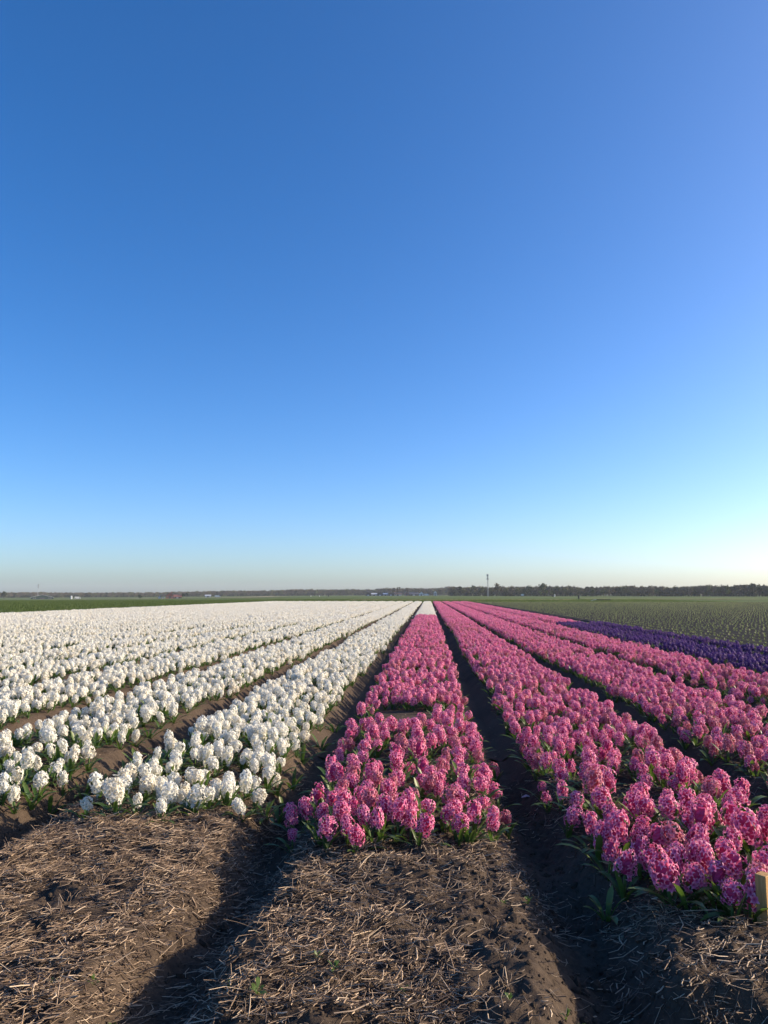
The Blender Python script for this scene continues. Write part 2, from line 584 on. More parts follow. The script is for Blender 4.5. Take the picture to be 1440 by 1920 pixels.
def bed_points(k, y0, y1, half=HALF, sp=0.139, xc=None):
    xc = X0 + PITCH_BED * k if xc is None else xc
    nx = max(1, int(round(2 * half / sp)))
    ny = int((y1 - y0) / sp)
    gx, gy = np.meshgrid(np.arange(nx), np.arange(ny))
    n = gx.size
    x = xc - half + (gx.ravel() + 0.5) * (2 * half / nx) + RNG.normal(0, 0.030, n)
    x = x + 0.07 * vnoise(gy.ravel() * 0.045 + k * 9.7, gy.ravel() * 0 + 0.5 + k) + 0.05 * vnoise(gy.ravel() * 0.3 + k * 3.1, gx.ravel() * 0.12 + k)
    x = x + np.where(RNG.random(n) < 0.04, RNG.normal(0, 0.06, n), 0)
    y = y0 + (gy.ravel() + 0.5 * (gx.ravel() % 2)) * sp + RNG.normal(0, 0.032, n)
    return x, y


# hand-placed plants along the front edges, at the places seen in the photograph (centre of the flower head)
FRONT_PINK0 = [(559, 1531), (549, 1563), (600, 1513), (614, 1545), (639, 1524), (616, 1494), (670, 1552), (691, 1529), (571, 1509), (653, 1538),
               (785, 1540), (770, 1532), (745, 1529), (713, 1529), (830, 1515), (863, 1500), (886, 1525), (922, 1536), (951, 1529), (906, 1500),
               (911, 1446), (928, 1439), (728, 1508), (800, 1505), (690, 1500), (760, 1498), (842, 1490), (664, 1508)]
FRONT_PINK1 = [(1169, 1630), (1257, 1640), (1305, 1615), (1350, 1645), (1405, 1677), (1380, 1632), (1415, 1625), (1140, 1595), (1120, 1567),
               (1230, 1605), (1200, 1597), (1410, 1648), (1066, 1529), (1028, 1486), (1052, 1478), (1005, 1430), (1131, 1561), (1372, 1668),
               (1330, 1618), (1283, 1590), (1240, 1578), (1165, 1570), (1195, 1560), (1320, 1582), (1360, 1600), (1440, 1650), (1450, 1620)]
FRONT_WHITE1 = [(217, 1489), (258, 1487), (304, 1498), (342, 1486), (303, 1466), (278, 1467), (244, 1444), (230, 1455), (374, 1455), (391, 1481),
                (452, 1497), (477, 1487), (165, 1497), (520, 1457), (210, 1478), (325, 1462), (350, 1450), (405, 1462), (430, 1455), (460, 1462), (385, 1440)]
FRONT_WHITE2 = [(29, 1484), (34, 1454), (71, 1463), (75, 1425), (99, 1436), (117, 1398), (69, 1398), (96, 1403), (133, 1418), (100, 1381), (18, 1430),
                (117, 1455), (153, 1376), (182, 1372), (5, 1470), (-20, 1462), (128, 1408), (168, 1368)]
LEAFY_SPOTS = [(159, 1446), (205, 1430), (330, 1440), (300, 1448), (260, 1438), (845, 1540), (300, 1425), (520, 1480),
               (20, 1470), (60, 1480), (95, 1470), (50, 1440), (130, 1440), (85, 1455), (10, 1445), (110, 1425), (145, 1400), (60, 1410), (180, 1395), (40, 1425),
               (498, 1492), (534, 1462), (548, 1430), (566, 1400), (602, 1368), (628, 1338), (240, 1425), (350, 1415), (375, 1400), (270, 1405),
               (30, 1395), (205, 1385), (240, 1375), (280, 1365), (1135, 1655), (1290, 1690), (1345, 1690), (600, 1565), (700, 1570), (880, 1560)]
SPECIAL = {(165, 1497): 'lone white hyacinth standing apart at the left corner of the nearest white bed',
           (217, 1489): 'broad white hyacinth second from the left along the front of the white bed',
           (452, 1497): 'round white hyacinth low at the front right corner of the white bed',
           (477, 1487): 'white hyacinth leaning beside the round one at the white bed corner',
           (29, 1484): 'foremost white hyacinth in the sparse leafy bed at the left edge',
           (559, 1531): 'pink hyacinth leaning left at the front left corner of the centre bed',
           (549, 1563): 'small pink hyacinth below the leaning one at the centre bed corner',
           (951, 1529): 'rightmost pink hyacinth at the front corner of the centre bed',
           (922, 1536): 'slim pink hyacinth second from the right along the centre bed front',
           (670, 1552): 'lowest pink hyacinth along the front edge of the centre bed',
           (1169, 1630): 'pale pink hyacinth alone over dark leaves at the right bed corner',
           (1257, 1640): 'round pale pink hyacinth at the front of the right bed above straw',
           (1405, 1677): 'pink hyacinth drooping to the ground beside the wooden stake',
           (1005, 1430): 'pink hyacinth standing out on the furrow edge of the right bed',
           (1066, 1529): 'tall pale pink hyacinth on the left furrow edge of the right bed'}
TILT = {(559, 1531): (-0.1, -0.75), (477, 1487): (0.1, 0.5), (1405, 1677): (0.5, -0.2), (452, 1497): (0.5, 0.3), (153, 1376): (0.2, -0.6), (1169, 1630): (0.15, 0.05)}

plants = {'white': [], 'pink': []}          # x, y, pixel key or None, bed


def hand(lst, colour, bed):
    for (px, py) in lst:
        up = 0.12 if (px, py) not in ((549, 1563), (1405, 1677)) else 0.09
        t_ = np.linspace(2.5, 9, 1600)          # follow the sight line to where a head stands this far above the soil
        d_ = ray(px, py)
        hit = np.argmax(CAM_H + d_.z * t_ <= soil_h(d_.x * t_, d_.y * t_) + up)
        p_ = Vector((d_.x * t_[hit], d_.y * t_[hit], 0))
        plants[colour].append((p_.x, p_.y, (px, py), bed))


hand(FRONT_PINK0, 'pink', 0); hand(FRONT_PINK1, 'pink', 1); hand(FRONT_WHITE1, 'white', -1); hand(FRONT_WHITE2, 'white', -2)
HAND_XY = np.array([(p_[0], p_[1]) for c in plants.values() for p_ in c])


def keep_mask(k, x, y):
    ok = np.ones(len(x), bool)
    near_ = y < 12
    if near_.any():
        d = np.min(np.hypot(x[:, None] - HAND_XY[None, :, 0], y[:, None] - HAND_XY[None, :, 1]), 1)
        ok &= ~(near_ & (d < 0.085))
    thin = RNG.random(len(x))
    ok &= thin > (0.10 if k < 0 else 0.07) + 0.30 * (vnoise(x * 2.2 + k, y * 2.2) > 0.14)
    if k == 0:       # a gap of bare straw splits off the front block of the centre bed
        gap = (y > 7.5) & (y < 8.7)
        ok &= ~(gap & ((x < 0.05) | (thin < 0.60)) & ((x > -0.60) | (thin < 0.8)))
        ok &= ~((y < 4.75) & (thin < 0.25))
    if k == 1:
        ok &= y > 3.36 + 0.75 * (x < 0.98)
        ok &= ~((x < 0.95) & (y < 4.6) & (thin < 0.5))
    if k == -1:      # leafy, thinly flowered left shoulder
        ok &= ~((y < 6.6) & (x < -1.85 + 0.05 * (y - 4.7)) & (thin < 0.45))
        ok &= y > 4.62
        cross = (y > 21.2) & (y < 21.6)
        ok &= ~cross
    if k == -2:
        ok &= ~((y < 7.0) & (thin < 0.55))
        ok &= y > 5.3
        ok &= ~((x > -2.8) & (y < 8.5) & (thin < 0.6))
    if k == -3:
        ok &= ~((y < 7.6) & (thin < 0.3))
    return ok


FAR = {'white': [], 'pink': [], 'purple': []}


def frustum(x, y, z=0.1, mx=90):
    px, py, dz = project(x, y, np.full_like(x, z))
    return (dz > 0.5) & (px > -mx) & (px < 1440 + mx) & (py < 1920 + 120)


def sow(k, y0, y1, colour, half=HALF, xc=None, sp=0.139):
    x, y = bed_points(k, y0, y1, half, sp, xc)
    ok = keep_mask(k, x, y) & frustum(x, y, 0.1, 260)
    for a, b in zip(x[ok], y[ok]):
        FAR[colour].append((a, b, k))


for k in range(-1, -18, -1):
    sow(k, FRONT.get(k, 5.0), FIELD_END + RNG.uniform(-0.6, 0.2), 'white', 0.525, X0 + PITCH_BED * k + 0.035)
sow(0, FRONT[0], 44.0, 'pink'); sow(0, 44.3, FIELD_END, 'white')
for k in (1, 2, 3): sow(k, FRONT[k], FIELD_END + RNG.uniform(-0.8, 0.2), 'pink')
sow(4, FRONT[4], 33.0, 'purple'); sow(4, 33.0, FIELD_END, 'pink')
sow(5, 9.0, 33.5, 'purple', 0.25, 6.98)

# ------------------------------------------------------------------ hyacinths: the nearest ones, one object each
BEDS = {0: 'centre pink bed', 1: 'right pink bed', 2: 'second-right pink bed', 3: 'third-right pink bed',
        -1: 'first white bed', -2: 'second white bed', -3: 'third white bed', -4: 'fourth white bed', -5: 'fifth white bed', -6: 'sixth white bed'}
NTH = ['front', 'second', 'third', 'fourth', 'fifth', 'sixth', 'seventh', 'eighth', 'ninth', 'tenth', 'eleventh', 'twelfth', 'thirteenth', 'fourteenth', 'fifteenth',
       'sixteenth', 'seventeenth', 'eighteenth', 'nineteenth', 'twentieth']


def nth_word(n):
    return '%d%s' % (n, 'th' if 10 <= n % 100 <= 20 else {1: 'st', 2: 'nd', 3: 'rd'}.get(n % 10, 'th'))


def zone(k, x, y):
    dx = x - (X0 + PITCH_BED * k)
    side = 'left edge' if dx < -0.40 else 'left half' if dx < -0.12 else 'middle' if dx < 0.12 else 'right half' if dx < 0.40 else 'right edge'
    row = max(0, int((y - FRONT.get(k, 5.0)) / 0.17))
    return side, NTH[row] if row < 12 else nth_word(row + 1)


SPECIES = {'white': 'white hyacinth', 'pink': 'pink hyacinth'}
proto = {}


def plant(colour, x, y, key, k, i):
    """one plant: an Empty with its flower head, stem and each leaf as parts"""
    rnd = random.Random(i * 131 + (7 if colour == 'pink' else 1))
    v = rnd.randrange(NV)
    z = float(soil_h(np.array([x]), np.array([y]))[0])
    root = empty(colour + '_hyacinth', (x, y, z - 0.004))
    s = rnd.uniform(0.82, 1.18) * (0.93 if colour == 'white' else 1.0) * (1.10 if k == 1 and y < 5 else 1.0)
    if key == (549, 1563): s = 0.8
    if key in ((217, 1489), (1257, 1640)): s = 1.22
    root.scale = (s, s, s)
    tx, ty = rnd.gauss(0, 0.19), rnd.gauss(0, 0.19)
    sl = STEM_L[v]
    if key in TILT:
        root.rotation_euler = (0, 0, 0)
        tx, ty = TILT[key]
    if key == (1405, 1677): sl = 0.05
    st = put('stem', STEMS[v], root)
    st.rotation_euler = (tx * 0.6, ty * 0.6, 0)
    st.scale = (1, 1, sl / STEM_L[v])
    hd = put('flower_head', HEADS[colour][v], root)
    M_ = Euler((tx * 0.6, ty * 0.6, 0)).to_matrix()
    hd.location = M_ @ Vector((0, 0, sl * 0.94))
    hd.rotation_euler = (tx, ty, rnd.uniform(0, 6.28))
    q = rnd.uniform(0.82, 1.10)
    hd.scale = (q, q, rnd.uniform(0.80, 1.25))
    st.scale.z *= rnd.uniform(0.85, 1.0)
    nl = rnd.choice((6, 6, 7, 7) if colour == 'white' else (4, 5, 5, 6))
    a0 = rnd.uniform(0, 6.28)
    for j in range(nl):
        lf = put('leaf', LEAF_ME[rnd.randrange(8)], root)
        lf.rotation_euler = (0, 0, a0 + j * 6.28 / nl + rnd.uniform(-0.4, 0.4))
        u = rnd.uniform(0.75, 1.05)
        lf.scale = (u, u, u)
    side, row = zone(k, x, y)
    big = 'large' if s > 1.0 else 'small' if s < 0.89 else 'middling'
    lean = 'left-leaning' if ty < -0.11 else 'right-leaning' if ty > 0.11 else 'upright'
    lab = SPECIAL.get(key) or '%s %s hyacinth in the %s row, %s of the %s' % (big, lean, row, side, BEDS[k])
    tag(root, lab, 'hyacinth', '%s hyacinths in the near rows of the %s' % (colour, BEDS[k]))
    return root


LIMIT = 300
for colour in ('white', 'pink'):
    pts = list(plants[colour])
    rest = FAR[colour]
    arr = np.array([(a, b) for a, b, _ in rest])
    vis = frustum(arr[:, 0], arr[:, 1], 0.15, 10)
    d = np.where(vis, np.hypot(arr[:, 0], arr[:, 1]), 1e9)
    take = set(np.argsort(d)[:LIMIT - len(pts)].tolist())
    for i in sorted(take, key=lambda q: d[q]):
        pts.append((rest[i][0], rest[i][1], None, rest[i][2]))
    FAR[colour] = [r_ for i, r_ in enumerate(rest) if i not in take]
    for i, (x, y, key, k) in enumerate(pts):
        plant(colour, x, y, key, k, i)

# twins that still share a description are told apart by their place
same = {}
for o in COL.objects:
    if o.get('category') == 'hyacinth': same.setdefault(o['label'], []).append(o)
for lab, twins in same.items():
    if len(twins) > 1:
        names = {2: ['left', 'right'], 3: ['left', 'middle', 'right']}.get(len(twins)) or ['%s from left' % nth_word(j + 1) for j in range(len(twins))]
        for nm, o in zip(names, sorted(twins, key=lambda q: q.location.x / q.location.y)):
            o['label'] = lab + ', %s one' % nm if len(twins) < 4 else lab + ', ' + nm

# leafy plants without a flower
tufts = []
for i, (px, py) in enumerate(LEAFY_SPOTS):
    p_ = at_z(px, py, 0.05)
    z = float(soil_h(np.array([p_.x]), np.array([p_.y]))[0])
    root = empty('leafy_bulb_plant', (p_.x, p_.y, z - 0.004), i * 1.3)
    rnd = random.Random(400 + i)
    for j in range(7):
        lf = put('leaf', LEAF_ME[rnd.randrange(8)], root)
        lf.rotation_euler = (0, 0, j * 0.9 + rnd.uniform(-0.3, 0.3))
        u = rnd.uniform(0.85, 1.2); lf.scale = (u, u, u)
    bed = int(round((p_.x - X0) / PITCH_BED))
    tufts.append((bed, p_.y, p_.x, root))
for bed in sorted({t_[0] for t_ in tufts}):
    for j, (_, y, x, root) in enumerate(sorted([t_ for t_ in tufts if t_[0] == bed], key=lambda q: q[1])):
        side, _row = zone(bed, x, y)
        tag(root, 'leaf tuft without flower, %s from the front, %s of the %s' % (nth_word(j + 1), side, BEDS[bed]), 'leaf tuft', 'flowerless bulb plants')

# ------------------------------------------------------------------ masses: instanced by geometry nodes
def templates(name, objs):
    c = bpy.data.collections.new(name)
    for o in objs: c.objects.link(o)
    return c


def scatter(name, coll, pts, rot, scale, idx, label, kind='stuff'):
    me = bpy.data.meshes.new(name)
    me.from_pydata([tuple(p_) for p_ in pts], [], [])
    a = me.attributes.new('rot', 'FLOAT_VECTOR', 'POINT'); a.data.foreach_set('vector', np.asarray(rot, np.float32).ravel())
    a = me.attributes.new('scl', 'FLOAT', 'POINT'); a.data.foreach_set('value', np.asarray(scale, np.float32))
    a = me.attributes.new('idx', 'INT', 'POINT'); a.data.foreach_set('value', np.asarray(idx, np.int32))
    o = put(name, me)
    ng = bpy.data.node_groups.new(name + '_scatter', 'GeometryNodeTree')
    ng.interface.new_socket('Geometry', in_out='INPUT', socket_type='NodeSocketGeometry')
    ng.interface.new_socket('Geometry', in_out='OUTPUT', socket_type='NodeSocketGeometry')
    gi, go = ng.nodes.new('NodeGroupInput'), ng.nodes.new('NodeGroupOutput')
    ci = ng.nodes.new('GeometryNodeCollectionInfo')
    ci.inputs['Collection'].default_value = coll
    ci.inputs['Separate Children'].default_value = True
    ci.inputs['Reset Children'].default_value = True
    ip = ng.nodes.new('GeometryNodeInstanceOnPoints')
    ip.inputs['Pick Instance'].default_value = True

    def named(nm, dt):
        q = ng.nodes.new('GeometryNodeInputNamedAttribute')
        q.data_type = dt
        q.inputs['Name'].default_value = nm
        return [s for s in q.outputs if s.enabled and s.name == 'Attribute'][0]
    L_ = ng.links.new
    L_(gi.outputs[0], ip.inputs['Points'])
    L_(ci.outputs[0], ip.inputs['Instance'])
    L_(named('idx', 'INT'), ip.inputs['Instance Index'])
    L_(named('rot', 'FLOAT_VECTOR'), ip.inputs['Rotation'])
    L_(named('scl', 'FLOAT'), ip.inputs['Scale'])
    L_(ip.outputs[0], go.inputs[0])
    o.modifiers.new('scatter', 'NODES').node_group = ng
    return tag(o, label, kind=kind)


def plant_template(nm, colour, v, lod):
    dims = WHITE_DIM if colour == 'white' else PINK_DIM
    L, Rr, n = dims[v]
    rnd = random.Random(v * 7 + lod)
    mb = MB()
    if colour == 'purple': L, Rr = L * 0.98, Rr * 0.92
    sz = 0.98 if colour == 'white' else 0.86
    til = (rnd.gauss(0, 0.12), rnd.gauss(0, 0.12))
    if lod == 0:
        head_geo(mb, 0, L, Rr, n, STEM_L[v] * 0.95, v * 31 + 5, sz, 6, til)
        nl, seg = 5 if colour != 'purple' else 3, 5
    elif lod == 1:
        head_geo(mb, 0, L, Rr, int(n * 0.75), STEM_L[v] * 0.95, v * 31 + 6, sz * 1.2, 4, til, lod=1)
        nl, seg = 4 if colour != 'purple' else 3, 3
    else:
        head_geo(mb, 0, L, Rr, 18, STEM_L[v] * 0.95, v * 31 + 7, sz * 1.8, 3, til, lod=2)
        nl, seg = 3, 3
    if lod < 2: stem_geo(mb, 1, STEM_L[v], 0.006, 4)
    for j in range(nl):
        leaf_geo(mb, 2, rnd.uniform(0.11, 0.165), rnd.uniform(0.010, 0.0135), rnd.uniform(0.25, 0.95), j * 6.28 / nl + rnd.uniform(-0.4, 0.4), seg, 0, rnd.uniform(0.7, 1.4))
    mat = {'white': M_WHITE, 'pink': M_PINK, 'purple': M_PURPLE}[colour]
    return bpy.data.objects.new('%s_%s_%d' % (nm, 'abc'[lod], v), mb.mesh(nm, [mat, M_STEM, M_LEAF]))


# the nearest purple plants, too far off to show their parts
arr = np.array([(a, b) for a, b, _ in FAR['purple']])
vis = frustum(arr[:, 0], arr[:, 1], 0.15, 5)
d = np.where(vis, np.hypot(arr[:, 0], arr[:, 1]), 1e9)
take = np.argsort(d)[:LIMIT].tolist()
PUR = [plant_template('purple_hyacinth', 'purple', v, 0).data for v in range(NV)]
LINE = {}
for i in take:
    x, y, k = FAR['purple'][i]
    ln = int((x - (X0 + 6.0 - HALF if k == 4 else 6.73)) / 0.135)
    LINE.setdefault((k, max(0, min(ln, 8 if k == 4 else 3))), []).append(i)
for (k, ln), members in LINE.items():
    for j, i in enumerate(sorted(members, key=lambda q: FAR['purple'][q][1])):
        x, y, _ = FAR['purple'][i]
        o = put('purple_hyacinth', PUR[i % NV])
        o.location = (x, y, float(soil_h(np.array([x]), np.array([y]))[0]) - 0.004)
        o.rotation_euler = (random.gauss(0, 0.1), random.gauss(0, 0.1), random.uniform(0, 6.28))
        s = random.uniform(0.85, 1.15); o.scale = (s, s, s)
        tag(o, 'purple hyacinth, %s from the right edge in the %s line of the %s' % (nth_word(j + 1), nth_word(ln + 1), 'broad purple bed' if k == 4 else 'narrow purple strip'),
            'hyacinth', 'purple hyacinths near the right edge')
ts = set(take)
FAR['purple'] = [r_ for i, r_ in enumerate(FAR['purple']) if i not in ts]

MASS_LABEL = {'white': 'mass of white hyacinths filling the long beds towards the horizon', 'pink': 'mass of pink hyacinths filling the long beds towards the horizon',
              'purple': 'mass of deep purple hyacinths in the bed at right'}
for colour in ('white', 'pink', 'purple'):
    coll = templates(colour + '_hyacinth_kinds', [plant_template('kind', colour, v, l) for l in range(3) for v in range(NV)])
    A = np.array(FAR[colour])
    x, y = A[:, 0], A[:, 1]
    n = len(x)
    z = soil_h(x, y) - 0.004
    dist = np.hypot(x, y)
    lod = np.where(dist < 14, 0, np.where(dist < 34, 1, 2))
    idx = lod * NV + RNG.integers(0, NV, n)
    rot = np.stack([RNG.normal(0, 0.19, n), RNG.normal(0, 0.19, n), RNG.uniform(0, 6.28, n)], -1)
    sc_ = RNG.uniform(0.76, 1.10, n) if colour == 'white' else RNG.uniform(0.82, 1.18, n)
    scatter(colour + '_hyacinth_mass', coll, np.stack([x, y, z], -1), rot, sc_, idx, MASS_LABEL[colour])
    print(colour, n)

# ------------------------------------------------------------------ straw
def straw_field():
    P = []
    def batch(n, x0, x1, y0, y1, dens):
        x = RNG.uniform(x0, x1, n); y = RNG.uniform(y0, y1, n)
        ok = RNG.random(n) < dens(x, y)
        return x[ok], y[ok]

    def dens(x, y):
        k = np.round((x - X0) / PITCH_BED)
        u = x - (X0 + k * PITCH_BED)
        top = 1 - sstep(0.50, 0.72, np.abs(u))
        cover = np.select([k == -1, k == 0, k == 1, k == -2, k == 2], [1.0, 0.80, 0.62, 0.35, 0.5], 0.4)
        patchy = sstep(-0.18, 0.16, vnoise(x * 2.6 + 20, y * 2.6) + 0.55 * vnoise(x * 9, y * 9 + 4) + 0.10 * (k == -1))
        patchy = np.where(k == 0, np.maximum(patchy, 0.25), patchy)
        bare = np.where((k == 0) & (u > 0.22), 1 - 0.90 * sstep(0.22, 0.36, u) * (1 - sstep(3.3, 3.7, y)), 1.0)
        bare = np.where((k == -2) & (y < 5.4), bare * 0.3, bare)
        fr = np.select([k == -1, k == 0, k == 1, k == -2], [4.8, 4.15, 3.4, 5.0], 5)
        behind = np.where(y > fr + 0.1, 0.30, 1.0)
        furrow = 0.42 + 0.05 * (k == -1)
        return cover * np.maximum(top * patchy, furrow * 0.8 * (vnoise(x * 3, y * 3) > -0.15)) * bare * behind
    x, y = batch(190000, -4.3, 2.5, 1.45, 6.2, dens)
    x2, y2 = batch(9000, -4.5, 2.6, 6.0, 9.0, lambda a, b: 0.3 * dens(a, b) + 0.10)
    x = np.concatenate([x, x2]); y = np.concatenate([y, y2])
    ok = frustum(x, y, 0.0, 60)
    x, y = x[ok], y[ok]
    n = len(x)
    k = np.round((x - X0) / PITCH_BED)
    ang = np.where(k == -1, RNG.normal(0.60, 0.40, n), RNG.normal(0.45, 0.70, n)) + 0.9 * vnoise(x * 3, y * 3)
    rnd_dir = RNG.random(n) < 0.30
    ang = np.where(rnd_dir, RNG.uniform(0, math.pi, n), ang) + math.pi * (RNG.random(n) < 0.5)
    L = np.clip(RNG.lognormal(math.log(0.038), 0.58, n), 0.010, 0.16)
    w = RNG.uniform(0.0010, 0.0030, n) * np.where(RNG.random(n) < 0.14, 1.6, 1.0)
    tilt = RNG.normal(0.05, 0.17, n)
    lift = np.abs(RNG.normal(0.0, 0.007, n)) + 0.035 * np.clip(vnoise(x * 6, y * 6 + 30), 0, 1)
    tint = np.where(RNG.random(n) < 0.22, RNG.uniform(0.65, 1.0, n), RNG.beta(1.5, 2.3, n))
    # upright stubble tufts in lines along the beds
    tx, ty, ta, tt, tl, tw, tc = [], [], [], [], [], [], []
    for kk in (-1, 0, 1):
        for off in (-0.42, -0.14, 0.14, 0.40):
            yy = 1.7 + RNG.uniform(0, 0.1)
            while yy < FRONT[kk] + 0.1:
                if RNG.random() < 0.62:
                    cx, cy = X0 + kk * 1.5 + off + RNG.normal(0, 0.025), yy
                    m_ = RNG.integers(6, 18)
                    tx += list(cx + RNG.normal(0, 0.018, m_)); ty += list(cy + RNG.normal(0, 0.018, m_))
                    ta += list(RNG.uniform(0, 6.28, m_)); tt += list(RNG.uniform(0.25, 1.25, m_))
                    tl += list(RNG.uniform(0.02, 0.075, m_)); tw += list(RNG.uniform(0.001, 0.0022, m_)); tc += list(RNG.uniform(0.2, 0.9, m_))
                yy += RNG.uniform(0.08, 0.22)
    x = np.concatenate([x, tx]); y = np.concatenate([y, ty]); ang = np.concatenate([ang, ta]); tilt = np.concatenate([tilt, tt])
    L = np.concatenate([L, tl]); w = np.concatenate([w, tw]); tint = np.concatenate([tint, tc]); lift = np.concatenate([lift, np.full(len(tx), 0.0)])
    n = len(x)
    dx, dy, dz = np.cos(ang) * np.cos(tilt), np.sin(ang) * np.cos(tilt), np.sin(tilt)
    bend = RNG.normal(0, 0.16, n) * L
    start_in = (tilt > 0.25)
    rings = []
    z_mid = soil_h(x, y) + lift + 0.002
    for t in (-0.5, 0.05, 0.5):
        tt_ = np.where(start_in, t + 0.5, t)
        px = x + dx * L * tt_ - np.sin(ang) * bend * (abs(t) < 0.3)
        py = y + dy * L * tt_ + np.cos(ang) * bend * (abs(t) < 0.3)
        gz = soil_h(px, py) + 0.001
        pz = np.maximum(z_mid + dz * L * tt_, gz + lift * 0.4)
        rings.append((px, py, pz))
    sx, sy = -np.sin(ang), np.cos(ang)
    V = np.zeros((n, 9, 3))
    for r_, (px, py, pz) in enumerate(rings):
        ww = w * (1.0 if r_ == 1 else 0.8)
        V[:, r_ * 3 + 0] = np.stack([px + sx * ww, py + sy * ww, pz], -1)
        V[:, r_ * 3 + 1] = np.stack([px - sx * ww, py - sy * ww, pz], -1)
        V[:, r_ * 3 + 2] = np.stack([px, py, pz + ww * 0.7], -1)
    fq = []
    for r_ in range(2):
        for c_ in range(3):
            c2 = (c_ + 1) % 3
            fq.append((r_ * 3 + c_, r_ * 3 + c2, r_ * 3 + 3 + c2, r_ * 3 + 3 + c_))
    fq = np.array(fq)
    Q = (np.arange(n)[:, None, None] * 9 + fq[None]).reshape(-1, 4)
    me = bpy.data.meshes.new('straw')
    me.vertices.add(n * 9); me.vertices.foreach_set('co', V.ravel())
    me.loops.add(Q.size); me.loops.foreach_set('vertex_index', Q.ravel())
    me.polygons.add(len(Q)); me.polygons.foreach_set('loop_start', np.arange(len(Q)) * 4)
    me.materials.append(M_STRAW)
    a = me.attributes.new('pt', 'FLOAT', 'POINT'); a.data.foreach_set('value', np.repeat(tint, 9).astype(np.float32))
    me.update(calc_edges=True)
    print('straw', n)
    return put('straw', me)


tag(straw_field(), 'dry straw and stubble strewn over the soil before the flowers', kind='stuff')

# ------------------------------------------------------------------ wooden stake at the right edge
m, nt, out = material('raw_timber')
tc = N(nt, 'ShaderNodeTexCoord')
mp = N(nt, 'ShaderNodeMapping'); mp.inputs['Scale'].default_value = (60, 60, 5)
nt.links.new(tc.outputs['Object'], mp.inputs['Vector'])
c = ramp(nt, noise(nt, 1.0, 5, mp.outputs[0], 0.6), [(0.3, (0.30, 0.155, 0.045)), (0.55, (0.48, 0.27, 0.09)), (0.75, (0.58, 0.36, 0.14))])
p = N(nt, 'ShaderNodeBsdfPrincipled', Roughness=0.75)
nt.links.new(c, p.inputs['Base Color']); nt.links.new(p.outputs[0], out.inputs[0])
M_WOOD = m
p_ = at_z(1437, 1745, 0.0)
zz = float(soil_h(np.array([p_.x]), np.array([p_.y]))[0])
st = empty('wooden_stake', (p_.x, p_.y, zz), R(38))
mb = MB()
hw, hd_, top = 0.027, 0.022, 0.212 - zz
b_ = 0.003
ring = [(-hw + b_, -hd_), (hw - b_, -hd_), (hw, -hd_ + b_), (hw, hd_ - b_), (hw - b_, hd_), (-hw + b_, hd_), (-hw, hd_ - b_), (-hw, -hd_ + b_)]
lv = [(-0.22, 0.12), (-0.10, 1.0), (top - 0.004, 1.0), (top, 0.93)]
vs = [(x * s, y * s, z) for z, s in lv for x, y in ring]
fs = [(i * 8 + k, i * 8 + (k + 1) % 8, i * 8 + 8 + (k + 1) % 8, i * 8 + 8 + k) for i in range(3) for k in range(8)] + [tuple(range(24, 32)), tuple(range(7, -1, -1))]
mb.add(vs, fs)
mb.obj('post', M_WOOD, st)
tag(st, 'square raw wooden stake in the soil at the right edge', 'stake')

# ------------------------------------------------------------------ weed seedlings and scraps on the bare soil
M_WEED = leafy('weed_leaf', (0.075, 0.13, 0.025), (0.11, 0.17, 0.035), None, 0.5, 0.35)
wl = MB()
vs = [(0, 0, 0), (0.012, -0.004, 0.006), (0.012, 0.004, 0.006), (0.024, -0.008, 0.010), (0.024, 0.008, 0.010), (0.034, -0.006, 0.011), (0.034, 0.006, 0.011), (0.041, 0, 0.009)]
wl.add(vs, [(0, 1, 2), (1, 3, 4, 2), (3, 5, 6, 4), (5, 7, 6)])
WEED_LEAF = wl.mesh('leaf', [M_WEED], True)
WEEDS = [(482, 1897, 1.3, 'bright green weed seedling in the left furrow at the bottom'), (627, 1857, 1.2, 'green weed seedling among straw left of the centre headland'),
         (595, 1830, 0.9, 'small weed seedling above the one on the centre headland'), (205, 1902, 1.0, 'weed seedling at the bottom of the left straw bed'),
         (215, 1867, 0.9, 'weed seedling just above the lowest one on the left straw bed'), (175, 1847, 0.8, 'tiny weed seedling in the straw of the left bed'),
         (97, 1857, 0.7, 'leftmost weed seedling in the straw'), (1098, 1908, 1.4, 'leafy weed seedling at the bottom of the lit soil flank'),
         (1062, 1904, 1.0, 'small weed seedling left of the leafy one on the soil flank'), (955, 1912, 0.9, 'weed seedling at the bottom of the centre headland'),
         (990, 1680, 0.9, 'tiny weed seedling on the right shoulder of the centre bed'), (945, 1710, 0.7, 'tiny weed in straw below the centre bed corner'),
         (430, 1870, 0.8, 'weed seedling at the shaded edge of the left straw bed'), (760, 1875, 0.8, 'weed seedling in the middle of the centre headland')]
for i, (px, py, s, lab) in enumerate(WEEDS):
    q = at_z(px, py, -0.02)
    zz = float(soil_h(np.array([q.x]), np.array([q.y]))[0])
    w_ = empty('weed_seedling', (q.x, q.y, zz + 0.006), i * 2.1)
    s *= 0.8; w_.scale = (s, s, s)
    rnd = random.Random(i)
    for j in range(rnd.choice((6, 7, 9))):
        lf = put('leaf', WEED_LEAF, w_)
        lf.rotation_euler = (rnd.uniform(-0.3, 0.3), rnd.uniform(-0.9, 0.1), j * 2.4)
        lf.location = (0, 0, 0.003 * j)
        u = rnd.uniform(0.6, 1.1); lf.scale = (u, u, u)
    tag(w_, lab, 'weed', 'weed seedlings on the headland')

